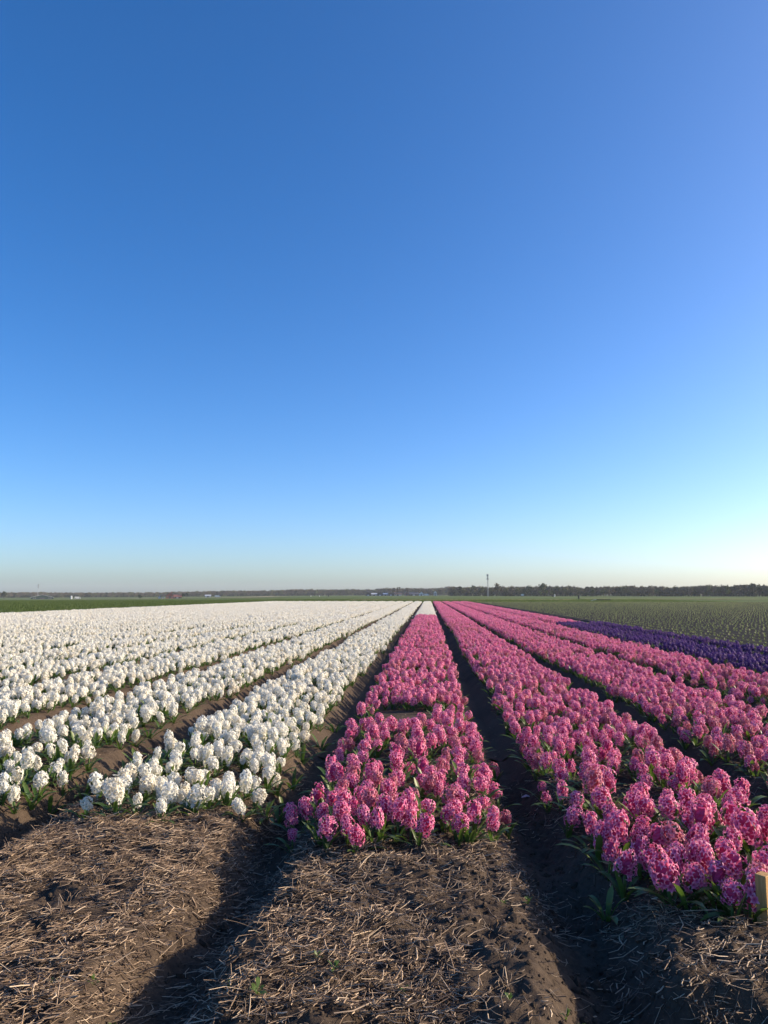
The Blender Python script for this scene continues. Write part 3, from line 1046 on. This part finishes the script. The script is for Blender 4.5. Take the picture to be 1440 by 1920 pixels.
M_SCRAP = simple('faded_petal', (0.55, 0.42, 0.42), 0.8, 0.2, 30)
for i, (px, py, lab) in enumerate([(987, 1504, 'pale fallen scrap in the furrow right of the centre bed'), (958, 1264, 'pale scrap lying on the pink bed near its furrow')]):
    q = at_z(px, py, -0.15 if i == 0 else 0.24)
    zz = float(soil_h(np.array([q.x]), np.array([q.y]))[0]) + 0.01 if i == 0 else 0.24
    mb = MB()
    mb.add([(-0.035, -0.012, 0), (0, -0.022, 0.012), (0.036, -0.008, 0.002), (0.03, 0.014, 0.006), (0, 0.02, 0.016), (-0.03, 0.012, 0.003), (0, 0, 0.02)],
           [(0, 1, 6), (1, 2, 6), (2, 3, 6), (3, 4, 6), (4, 5, 6), (5, 0, 6)])
    o = mb.obj('paper_scrap', M_SCRAP)
    o.location = (q.x, q.y, zz)
    tag(o, lab, 'scrap')

M_CLOD = M_SOIL
CL = []
for v in range(3):
    mb = MB(); rnd = random.Random(v)
    vs, fs = [], []
    for i in range(5):
        th = math.pi * (i + 0.5) / 5
        for k in range(8):
            a = 2 * math.pi * k / 8
            r_ = rnd.uniform(0.75, 1.15)
            vs.append((r_ * math.sin(th) * math.cos(a), r_ * math.sin(th) * math.sin(a) * 0.8, 0.6 * math.cos(th) * r_))
    for i in range(4):
        for k in range(8):
            fs.append((i * 8 + k, (i + 1) * 8 + k, (i + 1) * 8 + (k + 1) % 8, i * 8 + (k + 1) % 8))
    fs += [tuple(range(8)), tuple(range(39, 31, -1))]
    mb.add(vs, fs)
    CL.append(mb.mesh('clod', [M_CLOD]))
coll = templates('clod_kinds', [bpy.data.objects.new('clod_%d' % v, CL[v]) for v in range(3)])
x = RNG.uniform(-4.0, 2.3, 26000); y = RNG.uniform(1.6, 5.5, 26000)
n = len(x); s = np.clip(RNG.lognormal(math.log(0.0055), 0.55, n), 0.002, 0.024)
x[:140] = RNG.choice([-0.9, 0.6, -2.4], 140) + RNG.normal(0, 0.16, 140); y[:140] = RNG.uniform(1.8, 4.6, 140); s[:140] = RNG.uniform(0.014, 0.034, 140)
scatter('soil_clods', coll, np.stack([x, y, soil_h(x, y) - s * 0.1], -1), RNG.uniform(0, 6.28, (n, 3)), s, RNG.integers(0, 3, n), 'crumbs and clods of dark soil over the headland and furrows')

# ------------------------------------------------------------------ young crop on the right
M_CROP = leafy('crop_leaf', (0.17, 0.20, 0.08), (0.24, 0.27, 0.11), (0.32, 0.32, 0.16), 0.5, 0.3)


def crop_geo(v, seg):
    mb = MB(); rnd = random.Random(v + 60)
    for j in range(5):
        leaf_geo(mb, 0, rnd.uniform(0.06, 0.11), rnd.uniform(0.009, 0.013), rnd.uniform(0.05, 0.6), j * 1.256 + rnd.uniform(-0.4, 0.4), seg, -0.01, rnd.uniform(0.5, 1.2))
    return mb.mesh('crop_seedling', [M_CROP], True)


CROP_ME = [crop_geo(v, 4) for v in range(4)]
CROP_FAR = [crop_geo(v, 2) for v in range(4)]
gx = np.arange(9.25, 128, 0.70); gy = np.arange(6, 150, 0.42)
X, Y = np.meshgrid(gx, gy)
X, Y = X.ravel(), Y.ravel()
X = X + RNG.normal(0, 0.025, len(X)); Y = Y + RNG.normal(0, 0.03, len(Y))
ok = frustum(X, Y, 0, 120) & (RNG.random(len(X)) > 0.04)
X, Y = X[ok], Y[ok]
Z = land_h(X, Y) + 0.08
dist = np.hypot(X, Y)
vis = frustum(X, Y, 0, 0)
order = np.argsort(np.where(vis, dist, 1e9))
CROW = {}
for i in order[:LIMIT]: CROW.setdefault(int(round((X[i] - 9.25) / 0.70)), []).append(int(i))
for row, members in CROW.items():
    for j, i in enumerate(sorted(members, key=lambda q: Y[q])):
        o = put('crop_seedling', CROP_ME[i % 4])
        o.location = (X[i], Y[i], Z[i]); s = random.uniform(0.8, 1.2)
        o.scale = (s, s, s); o.rotation_euler = (0, 0, random.uniform(0, 6.28))
        tag(o, 'young crop plant, %s from the right edge in the %s row beyond the purple' % (nth_word(j + 1), nth_word(row + 1)), 'crop plant', 'young crop plants nearest the purple beds')
rest = order[LIMIT:]
coll = templates('crop_kinds', [bpy.data.objects.new('crop_%d' % v, CROP_FAR[v]) for v in range(4)])
n = len(rest)
scatter('young_crop', coll, np.stack([X[rest], Y[rest], Z[rest]], -1), np.stack([np.zeros(n), np.zeros(n), RNG.uniform(0, 6.28, n)], -1),
        RNG.uniform(0.85, 1.25, n), RNG.integers(0, 4, n), 'rows of pale green young crop plants receding across the dark field')

# grass of the meadow beside and beyond the beds
M_GRASS = leafy('grass_blade', (0.060, 0.092, 0.024), (0.100, 0.135, 0.040), None, 0.6, 0.3, 0.2)
GR = []
for v in range(4):
    mb = MB(); rnd = random.Random(v + 90)
    for j in range(12):
        a = rnd.uniform(0, 6.28); r_ = rnd.uniform(0, 0.22); h = rnd.uniform(0.08, 0.2); b = rnd.uniform(-0.08, 0.08)
        x, y = r_ * math.cos(a), r_ * math.sin(a)
        c_, s_ = math.cos(a * 3), math.sin(a * 3)
        mb.add([(x - c_ * 0.02, y - s_ * 0.02, -0.02), (x + c_ * 0.02, y + s_ * 0.02, -0.02), (x + b, y + b, h)], [(0, 1, 2)])
    GR.append(bpy.data.objects.new('tuft_%d' % v, mb.mesh('tuft', [M_GRASS])))
coll = templates('grass_kinds', GR)
x1 = RNG.uniform(-110, FIELD_L - 0.1, 36000); y1 = RNG.uniform(30, 200, 36000)
x2 = RNG.uniform(-60, 60, 16000); y2 = RNG.uniform(FIELD_END + 0.7, 230, 16000)
x = np.concatenate([x1, x2]); y = np.concatenate([y1, y2])
ok = frustum(x, y, 0, 60) & ~((x > CROP[0] - 0.5) & (y < CROP[3]))
x, y = x[ok], y[ok]; n = len(x)
scatter('meadow_grass', coll, np.stack([x, y, land_h(x, y)], -1), np.stack([np.zeros(n), np.zeros(n), RNG.uniform(0, 6.28, n)], -1), RNG.uniform(0.7, 1.5, n),
        RNG.integers(0, 4, n), 'short green grass of the meadow beside and behind the beds')

# ------------------------------------------------------------------ trees on the horizon
def foliage_mat(name, c0, c1):
    m, nt, out = material(name)
    oi = N(nt, 'ShaderNodeObjectInfo')
    at = N(nt, 'ShaderNodeAttribute', attribute_name='pt')
    c = mixc(nt, at.outputs['Fac'], c0, c1)
    c = mixc(nt, mathn(nt, 'MULTIPLY', oi.outputs['Random'], 0.45), c, (0.55, 0.6, 0.5), 'MULTIPLY')
    p = N(nt, 'ShaderNodeBsdfPrincipled', Roughness=0.85)
    p.inputs['Specular IOR Level'].default_value = 0.1
    nt.links.new(c, p.inputs['Base Color']); nt.links.new(p.outputs[0], out.inputs[0])
    return m


M_BARK = simple('bark', (0.075, 0.060, 0.045), 0.9, 0.3, 3)
M_FOL = [foliage_mat('budding_twigs', (0.105, 0.088, 0.066), (0.205, 0.170, 0.118)), foliage_mat('fresh_foliage', (0.085, 0.092, 0.048), (0.185, 0.180, 0.088)),
         foliage_mat('evergreen_foliage', (0.022, 0.036, 0.018), (0.045, 0.060, 0.030)), foliage_mat('willow_foliage', (0.11, 0.13, 0.05), (0.19, 0.20, 0.085))]


def crown_geo(mb, mat, H, W, n, rs, base=0.28, shape='round', size=0.75):
    rnd = random.Random(rs)
    lobes = []
    for i in range(9):
        a = rnd.uniform(0, 6.28); t = rnd.uniform(0.25, 0.95)
        rr = W * 0.5 * (math.sin(math.pi * min(0.95, 0.15 + 0.75 * t)) if shape == 'round' else 0.85 * (1.05 - t) if shape == 'cone' else 0.5) * rnd.uniform(0.35, 0.8)
        lobes.append((rr * math.cos(a), rr * math.sin(a), H * (base + (1 - base) * t * 0.88), W * rnd.uniform(0.16, 0.30)))
    lobes.append((0, 0, H * 0.85, W * 0.2))
    for i in range(n):
        lx_, ly_, lz_, lr = lobes[i % len(lobes)]
        v = Vector((rnd.gauss(0, 1), rnd.gauss(0, 1), rnd.gauss(0, 0.8)))
        v = v.normalized() * lr * rnd.uniform(0.35, 1.08)
        c_ = Vector((lx_, ly_, lz_)) + v
        c_.z = min(max(c_.z, H * base * 0.6), H)
        s = size * rnd.uniform(0.5, 1.2)
        u = Vector((rnd.gauss(0, 1), rnd.gauss(0, 1), rnd.gauss(0, 1))).normalized()
        w = u.cross(Vector((rnd.gauss(0, 1), rnd.gauss(0, 1), 0.3))).normalized()
        mb.add([c_ - u * s, c_ - w * s * 0.45, c_ + u * s * 0.9, c_ + w * s * 0.5], [(0, 1, 2, 3)], mat, rnd.random())


def trunk_geo(mb, mat, H, W, rs, base=0.28):
    rnd = random.Random(rs)
    mb.tube([(0, 0, -0.4), (0.05, 0, H * 0.3), (0.1, 0.1, H * 0.6), (0, 0.1, H * 0.9)], [H * 0.024, H * 0.018, H * 0.011, H * 0.003], 6, mat, 0.3)
    for i in range(7):
        a = i * 2.4; z = H * rnd.uniform(base, 0.65)
        e = Vector((math.cos(a) * W * 0.38, math.sin(a) * W * 0.38, z + H * rnd.uniform(0.12, 0.28)))
        mb.tube([(0.05, 0.03, z), tuple(e * 0.5 + Vector((0.02, 0.02, z * 0.5 + 0.1))), tuple(e)], [H * 0.009, H * 0.006, H * 0.002], 4, mat, 0.3)


WOOD_SPEC = [(10.5, 8.0, 0), (11.5, 7.5, 0), (9.5, 8.5, 1), (10.0, 7.0, 0), (8.5, 7.5, 1), (11.0, 6.5, 0), (9.0, 5.5, 2), (3.2, 6.0, 2), (2.6, 5.0, 1), (6.5, 6.5, 3)]
wo = []
for v, (H, W, f_) in enumerate(WOOD_SPEC):
    mb = MB()
    low = H < 4
    crown_geo(mb, 0, H, W, 260 if not low else 160, v * 3 + 1, 0.03 if low else 0.08, size=0.72 if not low else 0.5)
    trunk_geo(mb, 1, H, W, v)
    wo.append(bpy.data.objects.new('wood_%02d' % v, mb.mesh('wood_tree', [M_FOL[f_], M_BARK])))
coll = templates('wood_kinds', wo)
# height (photo pixels above the base line) of the wood against the sky
SKY = [(-400, 9), (0, 9), (40, 10), (100, 10), (140, 9), (250, 9), (300, 9), (400, 11), (500, 11), (560, 13), (620, 12), (690, 12), (720, 14), (790, 14), (830, 15), (850, 20), (900, 19),
       (960, 19), (1040, 20), (1100, 18), (1200, 20), (1260, 18), (1330, 20), (1440, 21), (1900, 21)]
SX, SH = np.array(SKY).T


def wood_dist(px):
    return np.interp(px, [-400, 300, 700, 836, 846, 1000, 1900], [1150, 1150, 1200, 1150, 690, 640, 560])


pts, rot, scl, idx = [], [], [], []
for row in range(5):
    px = -380.0
    while px < 1880:
        D = float(wood_dist(px)) + row * 11 + RNG.uniform(-4, 4)
        x, y = at_dist(px, D)
        hh = float(np.interp(px, SX, SH)) * D / F_PX
        big = row > 0 or RNG.random() < 0.2
        v = int(RNG.choice([0, 1, 2, 3, 4, 5, 6, 9], p=[.19, .19, .12, .17, .10, .14, .04, .05])) if big else int(RNG.choice([7, 7, 8]))
        s = hh / (WOOD_SPEC[v][0] if big else 6.5) * RNG.uniform(0.80, 1.06) if big else RNG.uniform(0.7, 1.3)
        if big and v == 9: s *= 0.75
        pts.append((x, y, float(land_h(np.array([x]), np.array([y]))[0]) - 0.2)); rot.append((0, 0, RNG.uniform(0, 6.28))); scl.append(s); idx.append(v)
        px += RNG.uniform(2.0, 3.8) * F_PX / D * (1.0 if row else 0.9)
scatter('distant_wood', coll, np.array(pts), np.array(rot), np.array(scl), np.array(idx), 'long bare and budding wood along the flat horizon')


def tree(px, D, top_px, wpx, kind, lab, base_px=None, shape='round', n=420, base=0.25):
    x, y = at_dist(px, D)
    z = float(land_h(np.array([x]), np.array([y]))[0])
    H = CAM_H - z + (1114.5 - top_px) * D / F_PX
    W = wpx * D / F_PX
    t = empty('tree', (x, y, z), px * 0.37)
    a = MB(); crown_geo(a, 0, H, W, n, int(px), base, shape, 0.055 * H + 0.12)
    a.obj('crown', M_FOL[kind], t)
    b = MB(); trunk_geo(b, 0, H, W, int(px)); b.obj('trunk', M_BARK, t)
    return tag(t, lab, 'tree', 'single trees standing out along the horizon')


tree(8, 760, 1109, 9, 2, 'dark round tree at the far left end of the horizon')
tree(344, 640, 1112.5, 7, 2, 'dark evergreen tree just right of the red farmhouse')
tree(350, 650, 1112, 6, 2, 'second dark evergreen right of the red farmhouse')
tree(262, 640, 1114.5, 8, 2, 'low dark bush alone left of the red farmhouse', base=0.05)
tree(739, 900, 1101.5, 9, 0, 'brown bare tree above the dark barns')
tree(731, 890, 1103, 8, 0, 'rounded bare tree left of the brown one above the barns')
tree(745, 905, 1100, 3.5, 0, 'tall narrow bare poplar above the farm', shape='slim')
tree(749, 905, 1099.5, 3.5, 0, 'tallest narrow bare poplar above the farm', shape='slim')
tree(763, 900, 1101.5, 9, 0, 'spreading bare tree behind the red gabled house')
tree(786, 900, 1103, 5, 0, 'bare tree rising behind the white gabled house')
tree(794, 905, 1102.5, 5, 0, 'bare tree right of the white gabled house')
tree(824, 850, 1104, 6, 0, 'bare tree right of the pale narrow house')
tree(932, 600, 1093, 19, 0, 'large domed bare tree rising above the wood right of the mast')
tree(1018, 590, 1094.5, 19, 1, 'broad domed tree rising above the wood beyond the white box')
tree(1012, 540, 1108, 8, 3, 'pale green willow at the foot of the wood')
tree(1024, 545, 1107, 8, 3, 'second pale green willow at the foot of the wood')
tree(1034, 540, 1108, 7, 3, 'third pale green willow, beside the white post')
tree(1112, 520, 1103, 9, 1, 'greenish tree at the front of the right wood')
tree(1366, 520, 1106, 9, 3, 'yellowish green tree at the front of the wood near the right edge')
tree(1412, 555, 1095.5, 14, 0, 'tall domed bare tree above the wood near the right edge')

# ------------------------------------------------------------------ buildings, masts and small far things
M_SLATE = simple('slate_roof', (0.085, 0.085, 0.095), 0.7, 0.2, 1.0)
M_DARKWALL = simple('tarred_boards', (0.045, 0.048, 0.050), 0.8, 0.2, 1.0)
M_GREENWALL = simple('green_boards', (0.030, 0.060, 0.048), 0.7, 0.2, 1.0)
M_PALEWALL = simple('pale_render', (0.62, 0.60, 0.56), 0.8, 0.1, 1.0)
M_WHITEP = simple('white_paint', (0.62, 0.62, 0.60), 0.5, 0.05, 1.0)
M_REDBRICK = simple('red_brick', (0.33, 0.12, 0.085), 0.85, 0.2, 2.0)
M_REDTILE = simple('red_roof_tiles', (0.22, 0.095, 0.075), 0.75, 0.2, 2.0)
M_BROWNTILE = simple('brown_roof_tiles', (0.16, 0.10, 0.085), 0.75, 0.2, 2.0)
M_GLASS = simple('dark_glass', (0.03, 0.035, 0.04), 0.15, 0.1, 1.0, 0.6)
M_STEEL = simple('galvanised_steel', (0.30, 0.31, 0.32), 0.5, 0.1, 2.0, 0.5)
M_GREY = simple('pale_metal_sheet', (0.50, 0.52, 0.53), 0.5, 0.1, 1.0, 0.4)


def zland(x, y):
    return float(land_h(np.array([x]), np.array([y]))[0])


def house(name, px0, px1, D, wall_px, top_px, roof_axis, mw, mr, lab, cat='barn', depth=None, windows=2, door=True, rot=0.0, arched=False, chimney=False):
    """gabled building; wall_px / top_px = eaves and ridge height in photo pixels above its base"""
    pc = (px0 + px1) / 2
    x, y = at_dist(pc, D)
    z = zland(x, y)
    u = D / F_PX
    W, E, T = (px1 - px0) * u, wall_px * u, top_px * u
    dp = depth or max(W * 0.8, 7.0)
    o = empty(name, (x, y, z), math.atan2(-x, y) + rot)
    mb = MB()
    hw, hd = W / 2, dp / 2
    if roof_axis == 'y':      # gable towards the camera
        n = 9 if arched else 3
        prof = [(-hw + 2 * hw * i / (n - 1), E + (T - E) * (math.sin(math.pi * i / (n - 1)) ** 0.7 if arched else 1 - abs(2 * i / (n - 1) - 1))) for i in range(n)]
        poly = [(-hw, -0.4)] + prof + [(hw, -0.4)]
        m_ = len(poly)
        vs = [(px_, -hd, pz_) for px_, pz_ in poly] + [(px_, hd, pz_) for px_, pz_ in poly]
        fs = [tuple(range(m_)), tuple(range(2 * m_ - 1, m_ - 1, -1)), (0, m_, m_ + 1, 1), (m_ - 2, 2 * m_ - 2, 2 * m_ - 1, m_ - 1)]
        mb.add(vs, fs)
        mb.obj('wall', mw, o)
        rb = MB()
        ov, th = 0.35, 0.22
        up = [(px_ * (1 + ov / hw), pz_ + th) for px_, pz_ in prof]
        lo = [(px_ * (1 + ov / hw), pz_ + 0.02) for px_, pz_ in prof]
        vs = [(a, -hd - ov, b) for a, b in up] + [(a, hd + ov, b) for a, b in up] + [(a, -hd - ov, b) for a, b in lo] + [(a, hd + ov, b) for a, b in lo]
        k_ = len(prof)
        fs = []
        for i in range(k_ - 1):
            fs += [(i, i + 1, k_ + i + 1, k_ + i), (2 * k_ + i + 1, 2 * k_ + i, 3 * k_ + i, 3 * k_ + i + 1), (i + 1, i, 2 * k_ + i, 2 * k_ + i + 1), (k_ + i, k_ + i + 1, 3 * k_ + i + 1, 3 * k_ + i)]
        fs += [(0, k_, 3 * k_, 2 * k_), (2 * k_ - 1, k_ - 1, 3 * k_ - 1, 4 * k_ - 1)]
        rb.add(vs, fs)
        roof = rb.obj('roof', mr, o)
    else:
        vs = [(-hw, -hd, -0.4), (hw, -hd, -0.4), (hw, hd, -0.4), (-hw, hd, -0.4), (-hw, -hd, E), (hw, -hd, E), (hw, hd, E), (-hw, hd, E), (-hw, 0, T), (hw, 0, T)]
        mb.add(vs, [(0, 1, 5, 4), (2, 3, 7, 6), (1, 2, 6, 9, 5), (3, 0, 4, 8, 7)])
        mb.obj('wall', mw, o)
        ov, th = 0.4, 0.2
        rb = MB()
        sl = (T - E) / hd
        for s in (-1, 1):
            a, b = (-hw - ov), (hw + ov)
            rb.add([(a, s * (hd + ov), E - ov * sl + th), (b, s * (hd + ov), E - ov * sl + th), (b, 0, T + th), (a, 0, T + th),
                    (a, s * (hd + ov), E - ov * sl + 0.02), (b, s * (hd + ov), E - ov * sl + 0.02), (b, 0, T + 0.02), (a, 0, T + 0.02)],
                   [(0, 1, 2, 3), (7, 6, 5, 4), (0, 4, 5, 1), (1, 5, 6, 2), (3, 7, 4, 0)])
        roof = rb.obj('roof', mr, o)
    if chimney:
        cb = MB(); cb.box((hw * 0.5 - 0.3, -0.3, T - 0.8), (hw * 0.5 + 0.3, 0.3, T + 1.0)); cb.obj('chimney', M_REDBRICK, roof)
    if door:
        db = MB(); dw, dh = min(W * 0.13, 2.0), min(E * 0.85, 3.2); db.box((-dw, -hd - 0.08, 0), (dw, -hd + 0.02, dh)); db.obj('door', M_SLATE if mw is not M_DARKWALL else M_GREY, o)
    for i in range(windows):
        wx = (-0.34 if i == 0 else 0.34) * W if i < 2 else (i - 2.5) * 0.3 * W
        ww, wh = min(1.1, W * 0.07) , min(1.3, E * 0.4)
        fb = MB(); fb.box((wx - ww, -hd - 0.10, E * 0.45), (wx + ww, -hd + 0.02, E * 0.45 + wh)); f_ = fb.obj('window', M_WHITEP, o)
        gb = MB(); gb.box((wx - ww * 0.8, -hd - 0.13, E * 0.45 + wh * 0.12), (wx + ww * 0.8, -hd - 0.102, E * 0.45 + wh * 0.88)); gb.obj('pane', M_GLASS, f_)
    return tag(o, lab, cat)


house('barn', 62, 97, 760, 3.0, 7.2, 'y', M_GREENWALL, M_GREY, 'dark green gabled barn with pale roof edge at far left', 'barn', 26)
house('farmhouse', 312, 325, 640, 4.5, 10.0, 'y', M_REDBRICK, M_BROWNTILE, 'red brick farmhouse with steep dark gable on the left horizon', 'house', 9, chimney=True)
house('barn', 325.5, 340, 642, 2.8, 6.2, 'x', M_DARKWALL, M_REDTILE, 'low barn with red roof adjoining the red farmhouse', 'barn', 9)
house('cottage', 297, 301.5, 660, 2.4, 5.0, 'y', M_WHITEP, M_SLATE, 'tiny white gable left of the red farmhouse', 'house', 6, 1, False)
house('shed', 304.5, 308, 655, 2.0, 3.2, 'y', M_WHITEP, M_DARKWALL, 'small white shed next to the tiny white gable', 'shed', 5, 0)
house('hall', 385, 395, 900, 2.4, 4.2, 'x', M_GREY, M_GREY, 'pale metal hall before the woods left of centre', 'hall', 12)
for i, (a, b) in enumerate([(685, 696), (707, 718), (727, 739)]):
    house('barn', a, b, 900, 2.2, 5.2, 'y', M_DARKWALL, M_SLATE, ['leftmost dark round-roofed barn of the farm row', 'middle dark round-roofed barn of the farm row', 'third dark round-roofed barn, beside the brown roofed stable'][i], 'barn', 20, 2, True, 0, True)
house('shed', 696.5, 706.5, 903, 2.6, 4.8, 'x', M_PALEWALL, M_GREY, 'pale shed between the first two dark barns', 'shed', 12)
house('shed', 718.5, 726.5, 903, 2.6, 4.8, 'x', M_PALEWALL, M_GREY, 'pale shed between the second and third dark barns', 'shed', 12)
house('stable', 739.5, 752.5, 900, 2.8, 5.6, 'x', M_PALEWALL, M_BROWNTILE, 'long low stable with brownish roof in the farm row', 'stable', 11)
house('house', 758.5, 766, 885, 4.4, 7.6, 'y', M_REDTILE, M_PALEWALL, 'red fronted house with pale gable edges in the farm row', 'house', 8, 2)
house('barn', 767, 785, 900, 2.8, 6.0, 'x', M_DARKWALL, M_SLATE, 'long dark slate roofed barn left of the white gabled house', 'barn', 14)
house('house', 785.5, 794.5, 885, 3.4, 7.4, 'y', M_WHITEP, M_SLATE, 'white gabled house at the right of the farm row', 'house', 10, 2)
house('house', 813, 819, 870, 6.0, 9.5, 'y', M_PALEWALL, M_BROWNTILE, 'narrow pale house with brown roof beside the wood corner', 'house', 7, 2, chimney=True)


def van(px, D, L, lab, col=None, white=True):
    x, y = at_dist(px, D)
    o = empty('van', (x, y, zland(x, y)), math.atan2(-x, y))
    mb = MB()
    prof = [(-L / 2, 0.35), (L / 2, 0.35), (L / 2, 1.0), (L / 2 - 0.5, 1.25), (L / 2 - 1.1, 2.1), (-L / 2 + 0.1, 2.15), (-L / 2, 2.0)]
    n_ = len(prof)
    mb.add([(a, -0.95, b) for a, b in prof] + [(a, 0.95, b) for a, b in prof], [tuple(range(n_)), tuple(range(2 * n_ - 1, n_ - 1, -1))] + [(i, n_ + i, n_ + (i + 1) % n_, (i + 1) % n_) for i in range(n_)])
    mb.obj('body', M_WHITEP, o)
    for a in (-L / 2 + 0.8, L / 2 - 0.9):
        w_ = MB(); w_.tube([(a, -1.0, 0.35), (a, 1.0, 0.35)], [0.35, 0.35], 10); w_.obj('wheel', M_SLATE, o)
    g_ = MB(); g_.box((L / 2 - 1.35, -0.99, 1.3), (L / 2 - 0.95 + 0.1, -0.955, 1.85)); g_.obj('window', M_GLASS, o)
    return tag(o, lab, 'van')


van(146, 760, 5.2, 'white van on the far left right of the dark green barn')
van(408, 800, 5.6, 'white van before the woods right of the pale metal hall')
van(800, 840, 5.5, 'white van parked right of the white gabled house')

# masts
def mast(px, D, top_px, lab, crossarm=True):
    x, y = at_dist(px, D)
    z = zland(x, y)
    H = CAM_H - z + (1114.5 - top_px) * D / F_PX
    o = empty('lattice_mast', (x, y, z), 0.4)
    w0, w1 = 0.60, 0.26
    for a in range(3):
        t = a * 2.094
        mb = MB(); mb.tube([(w0 * math.cos(t), w0 * math.sin(t), -0.3), (w1 * math.cos(t), w1 * math.sin(t), H * 0.93)], [0.11, 0.07], 6); mb.obj('leg', M_STEEL, o)
    mb = MB()
    nb = 14
    for i in range(nb):
        z0, z1 = H * 0.93 * i / nb, H * 0.93 * (i + 1) / nb
        r0, r1 = w0 + (w1 - w0) * i / nb, w0 + (w1 - w0) * (i + 1) / nb
        for a in range(3):
            t, t2 = a * 2.094, (a + 1) * 2.094
            mb.tube([(r0 * math.cos(t), r0 * math.sin(t), z0), (r1 * math.cos(t2), r1 * math.sin(t2), z1)], [0.04, 0.04], 4)
    mb.obj('bracing', M_STEEL, o)
    for j, hz in enumerate((0.95, 0.80)):
        for a in range(3):
            t = a * 2.094 + 0.5
            mb = MB(); c_, s_ = math.cos(t) * 0.5, math.sin(t) * 0.5
            mb.box((c_ - 0.22, s_ - 0.22, H * hz - 1.2), (c_ + 0.22, s_ + 0.22, H * hz + 0.5)); mb.obj('antenna', M_STEEL, o)
    mb = MB(); mb.tube([(0, 0, H * 0.90), (0, 0, H)], [0.12, 0.06], 6); mb.obj('spire', M_STEEL, o)
    return tag(o, lab, 'mast')


mast(915, 560, 1076.5, 'tall grey antenna mast in front of the wood right of centre')
mast(71, 1000, 1097, 'thin distant mast at the far left behind the dark green barn')

# white box on legs, posts, blue silo, heap
x, y = at_dist(979.5, 520)
o = empty('box_trailer', (x, y, zland(x, y)), math.atan2(-x, y))
mb = MB(); mb.box((-0.95, -1.2, 0.55), (0.95, 1.2, 1.75)); mb.obj('body', M_WHITEP, o)
for sx_ in (-0.7, 0.7):
    mb = MB(); mb.box((sx_ - 0.12, -0.9, -0.1), (sx_ + 0.12, -0.6, 0.548)); mb.obj('leg', M_SLATE, o)
    mb = MB(); mb.box((sx_ - 0.12, 0.6, -0.1), (sx_ + 0.12, 0.9, 0.548)); mb.obj('leg', M_SLATE, o)
tag(o, 'white box on dark legs before the wood right of the mast', 'trailer')


def marker(px, py, D, h, w, mat, name, lab, cat):
    x, y = at_dist(px, D)
    mb = MB(); mb.tube([(0, 0, -0.2), (0, 0, h * 0.86), (0, 0, h)], [w, w, w * 0.55], 8)
    o = mb.obj(name, mat)
    o.location = (x, y, zland(x, y))
    return tag(o, lab, cat)


marker(1040, 1116, 520, 1.6, 0.35, M_WHITEP, 'marker_post', 'thick white post before the wood near the pale willows', 'post')
marker(1036, 1117, 518, 1.1, 0.40, M_DARKWALL, 'marker_post', 'low dark post left of the white post by the willows', 'post')
marker(583, 1117, 700, 1.2, 0.25, M_WHITEP, 'marker_post', 'white marker post before the woods left of the farm', 'post')
marker(599, 1117, 700, 1.2, 0.22, M_WHITEP, 'marker_post', 'second white marker post before the woods, nearer the farm', 'post')
marker(616, 1117, 640, 1.7, 0.45, M_DARKWALL, 'marker_post', 'dark post before the woods left of the dark barns', 'post')
marker(1085, 1122, 270, 1.25, 0.28, M_DARKWALL, 'marker_post', 'dark post in the green meadow beyond the crop field', 'post')
marker(134, 1118, 780, 3.0, 0.9, M_GREY, 'silo', 'pale blue grey silo between barn and wood at far left', 'silo')
x, y = at_dist(1132, 180)
o = empty('harrow', (x, y, zland(x, y)), math.atan2(-x, y) + 0.05)
mb = MB(); mb.box((-1.6, -0.15, 0.28), (1.5, 0.15, 0.42)); mb.box((-1.3, 0.7, 0.28), (1.3, 0.9, 0.40)); mb.box((-0.1, -0.148, 0.285), (0.1, 0.898, 0.395)); mb.obj('frame', M_DARKWALL, o)
for i in range(9):
    mb = MB(); mb.tube([(-1.5 + i * 0.36, 0, 0.29), (-1.5 + i * 0.36, -0.1, -0.05)], [0.05, 0.03], 5); mb.obj('tine', M_DARKWALL, o)
mb = MB(); mb.tube([(-1.6, 0, 0.36), (-2.3, -0.1, 0.26), (-2.9, -0.1, 0.05)], [0.06, 0.05, 0.05], 6); mb.obj('drawbar', M_GREY, o)
tag(o, 'low dark farm implement lying on the grass beyond the crop field', 'implement')

# ------------------------------------------------------------------ the air over the flat land
m, nt, out = material('haze')
vol = N(nt, 'ShaderNodeVolumePrincipled')
vol.inputs['Color'].default_value = (0.86, 0.92, 1.0, 1)
vol.inputs['Density'].default_value = 0.00012
vol.inputs['Anisotropy'].default_value = 0.0
nt.links.new(vol.outputs[0], out.inputs['Volume'])
mb = MB(); mb.box((-2600, -70, -6), (2600, 2500, 30))
tag(mb.obj('haze', m), 'thin pale haze over the flat land', kind='stuff')
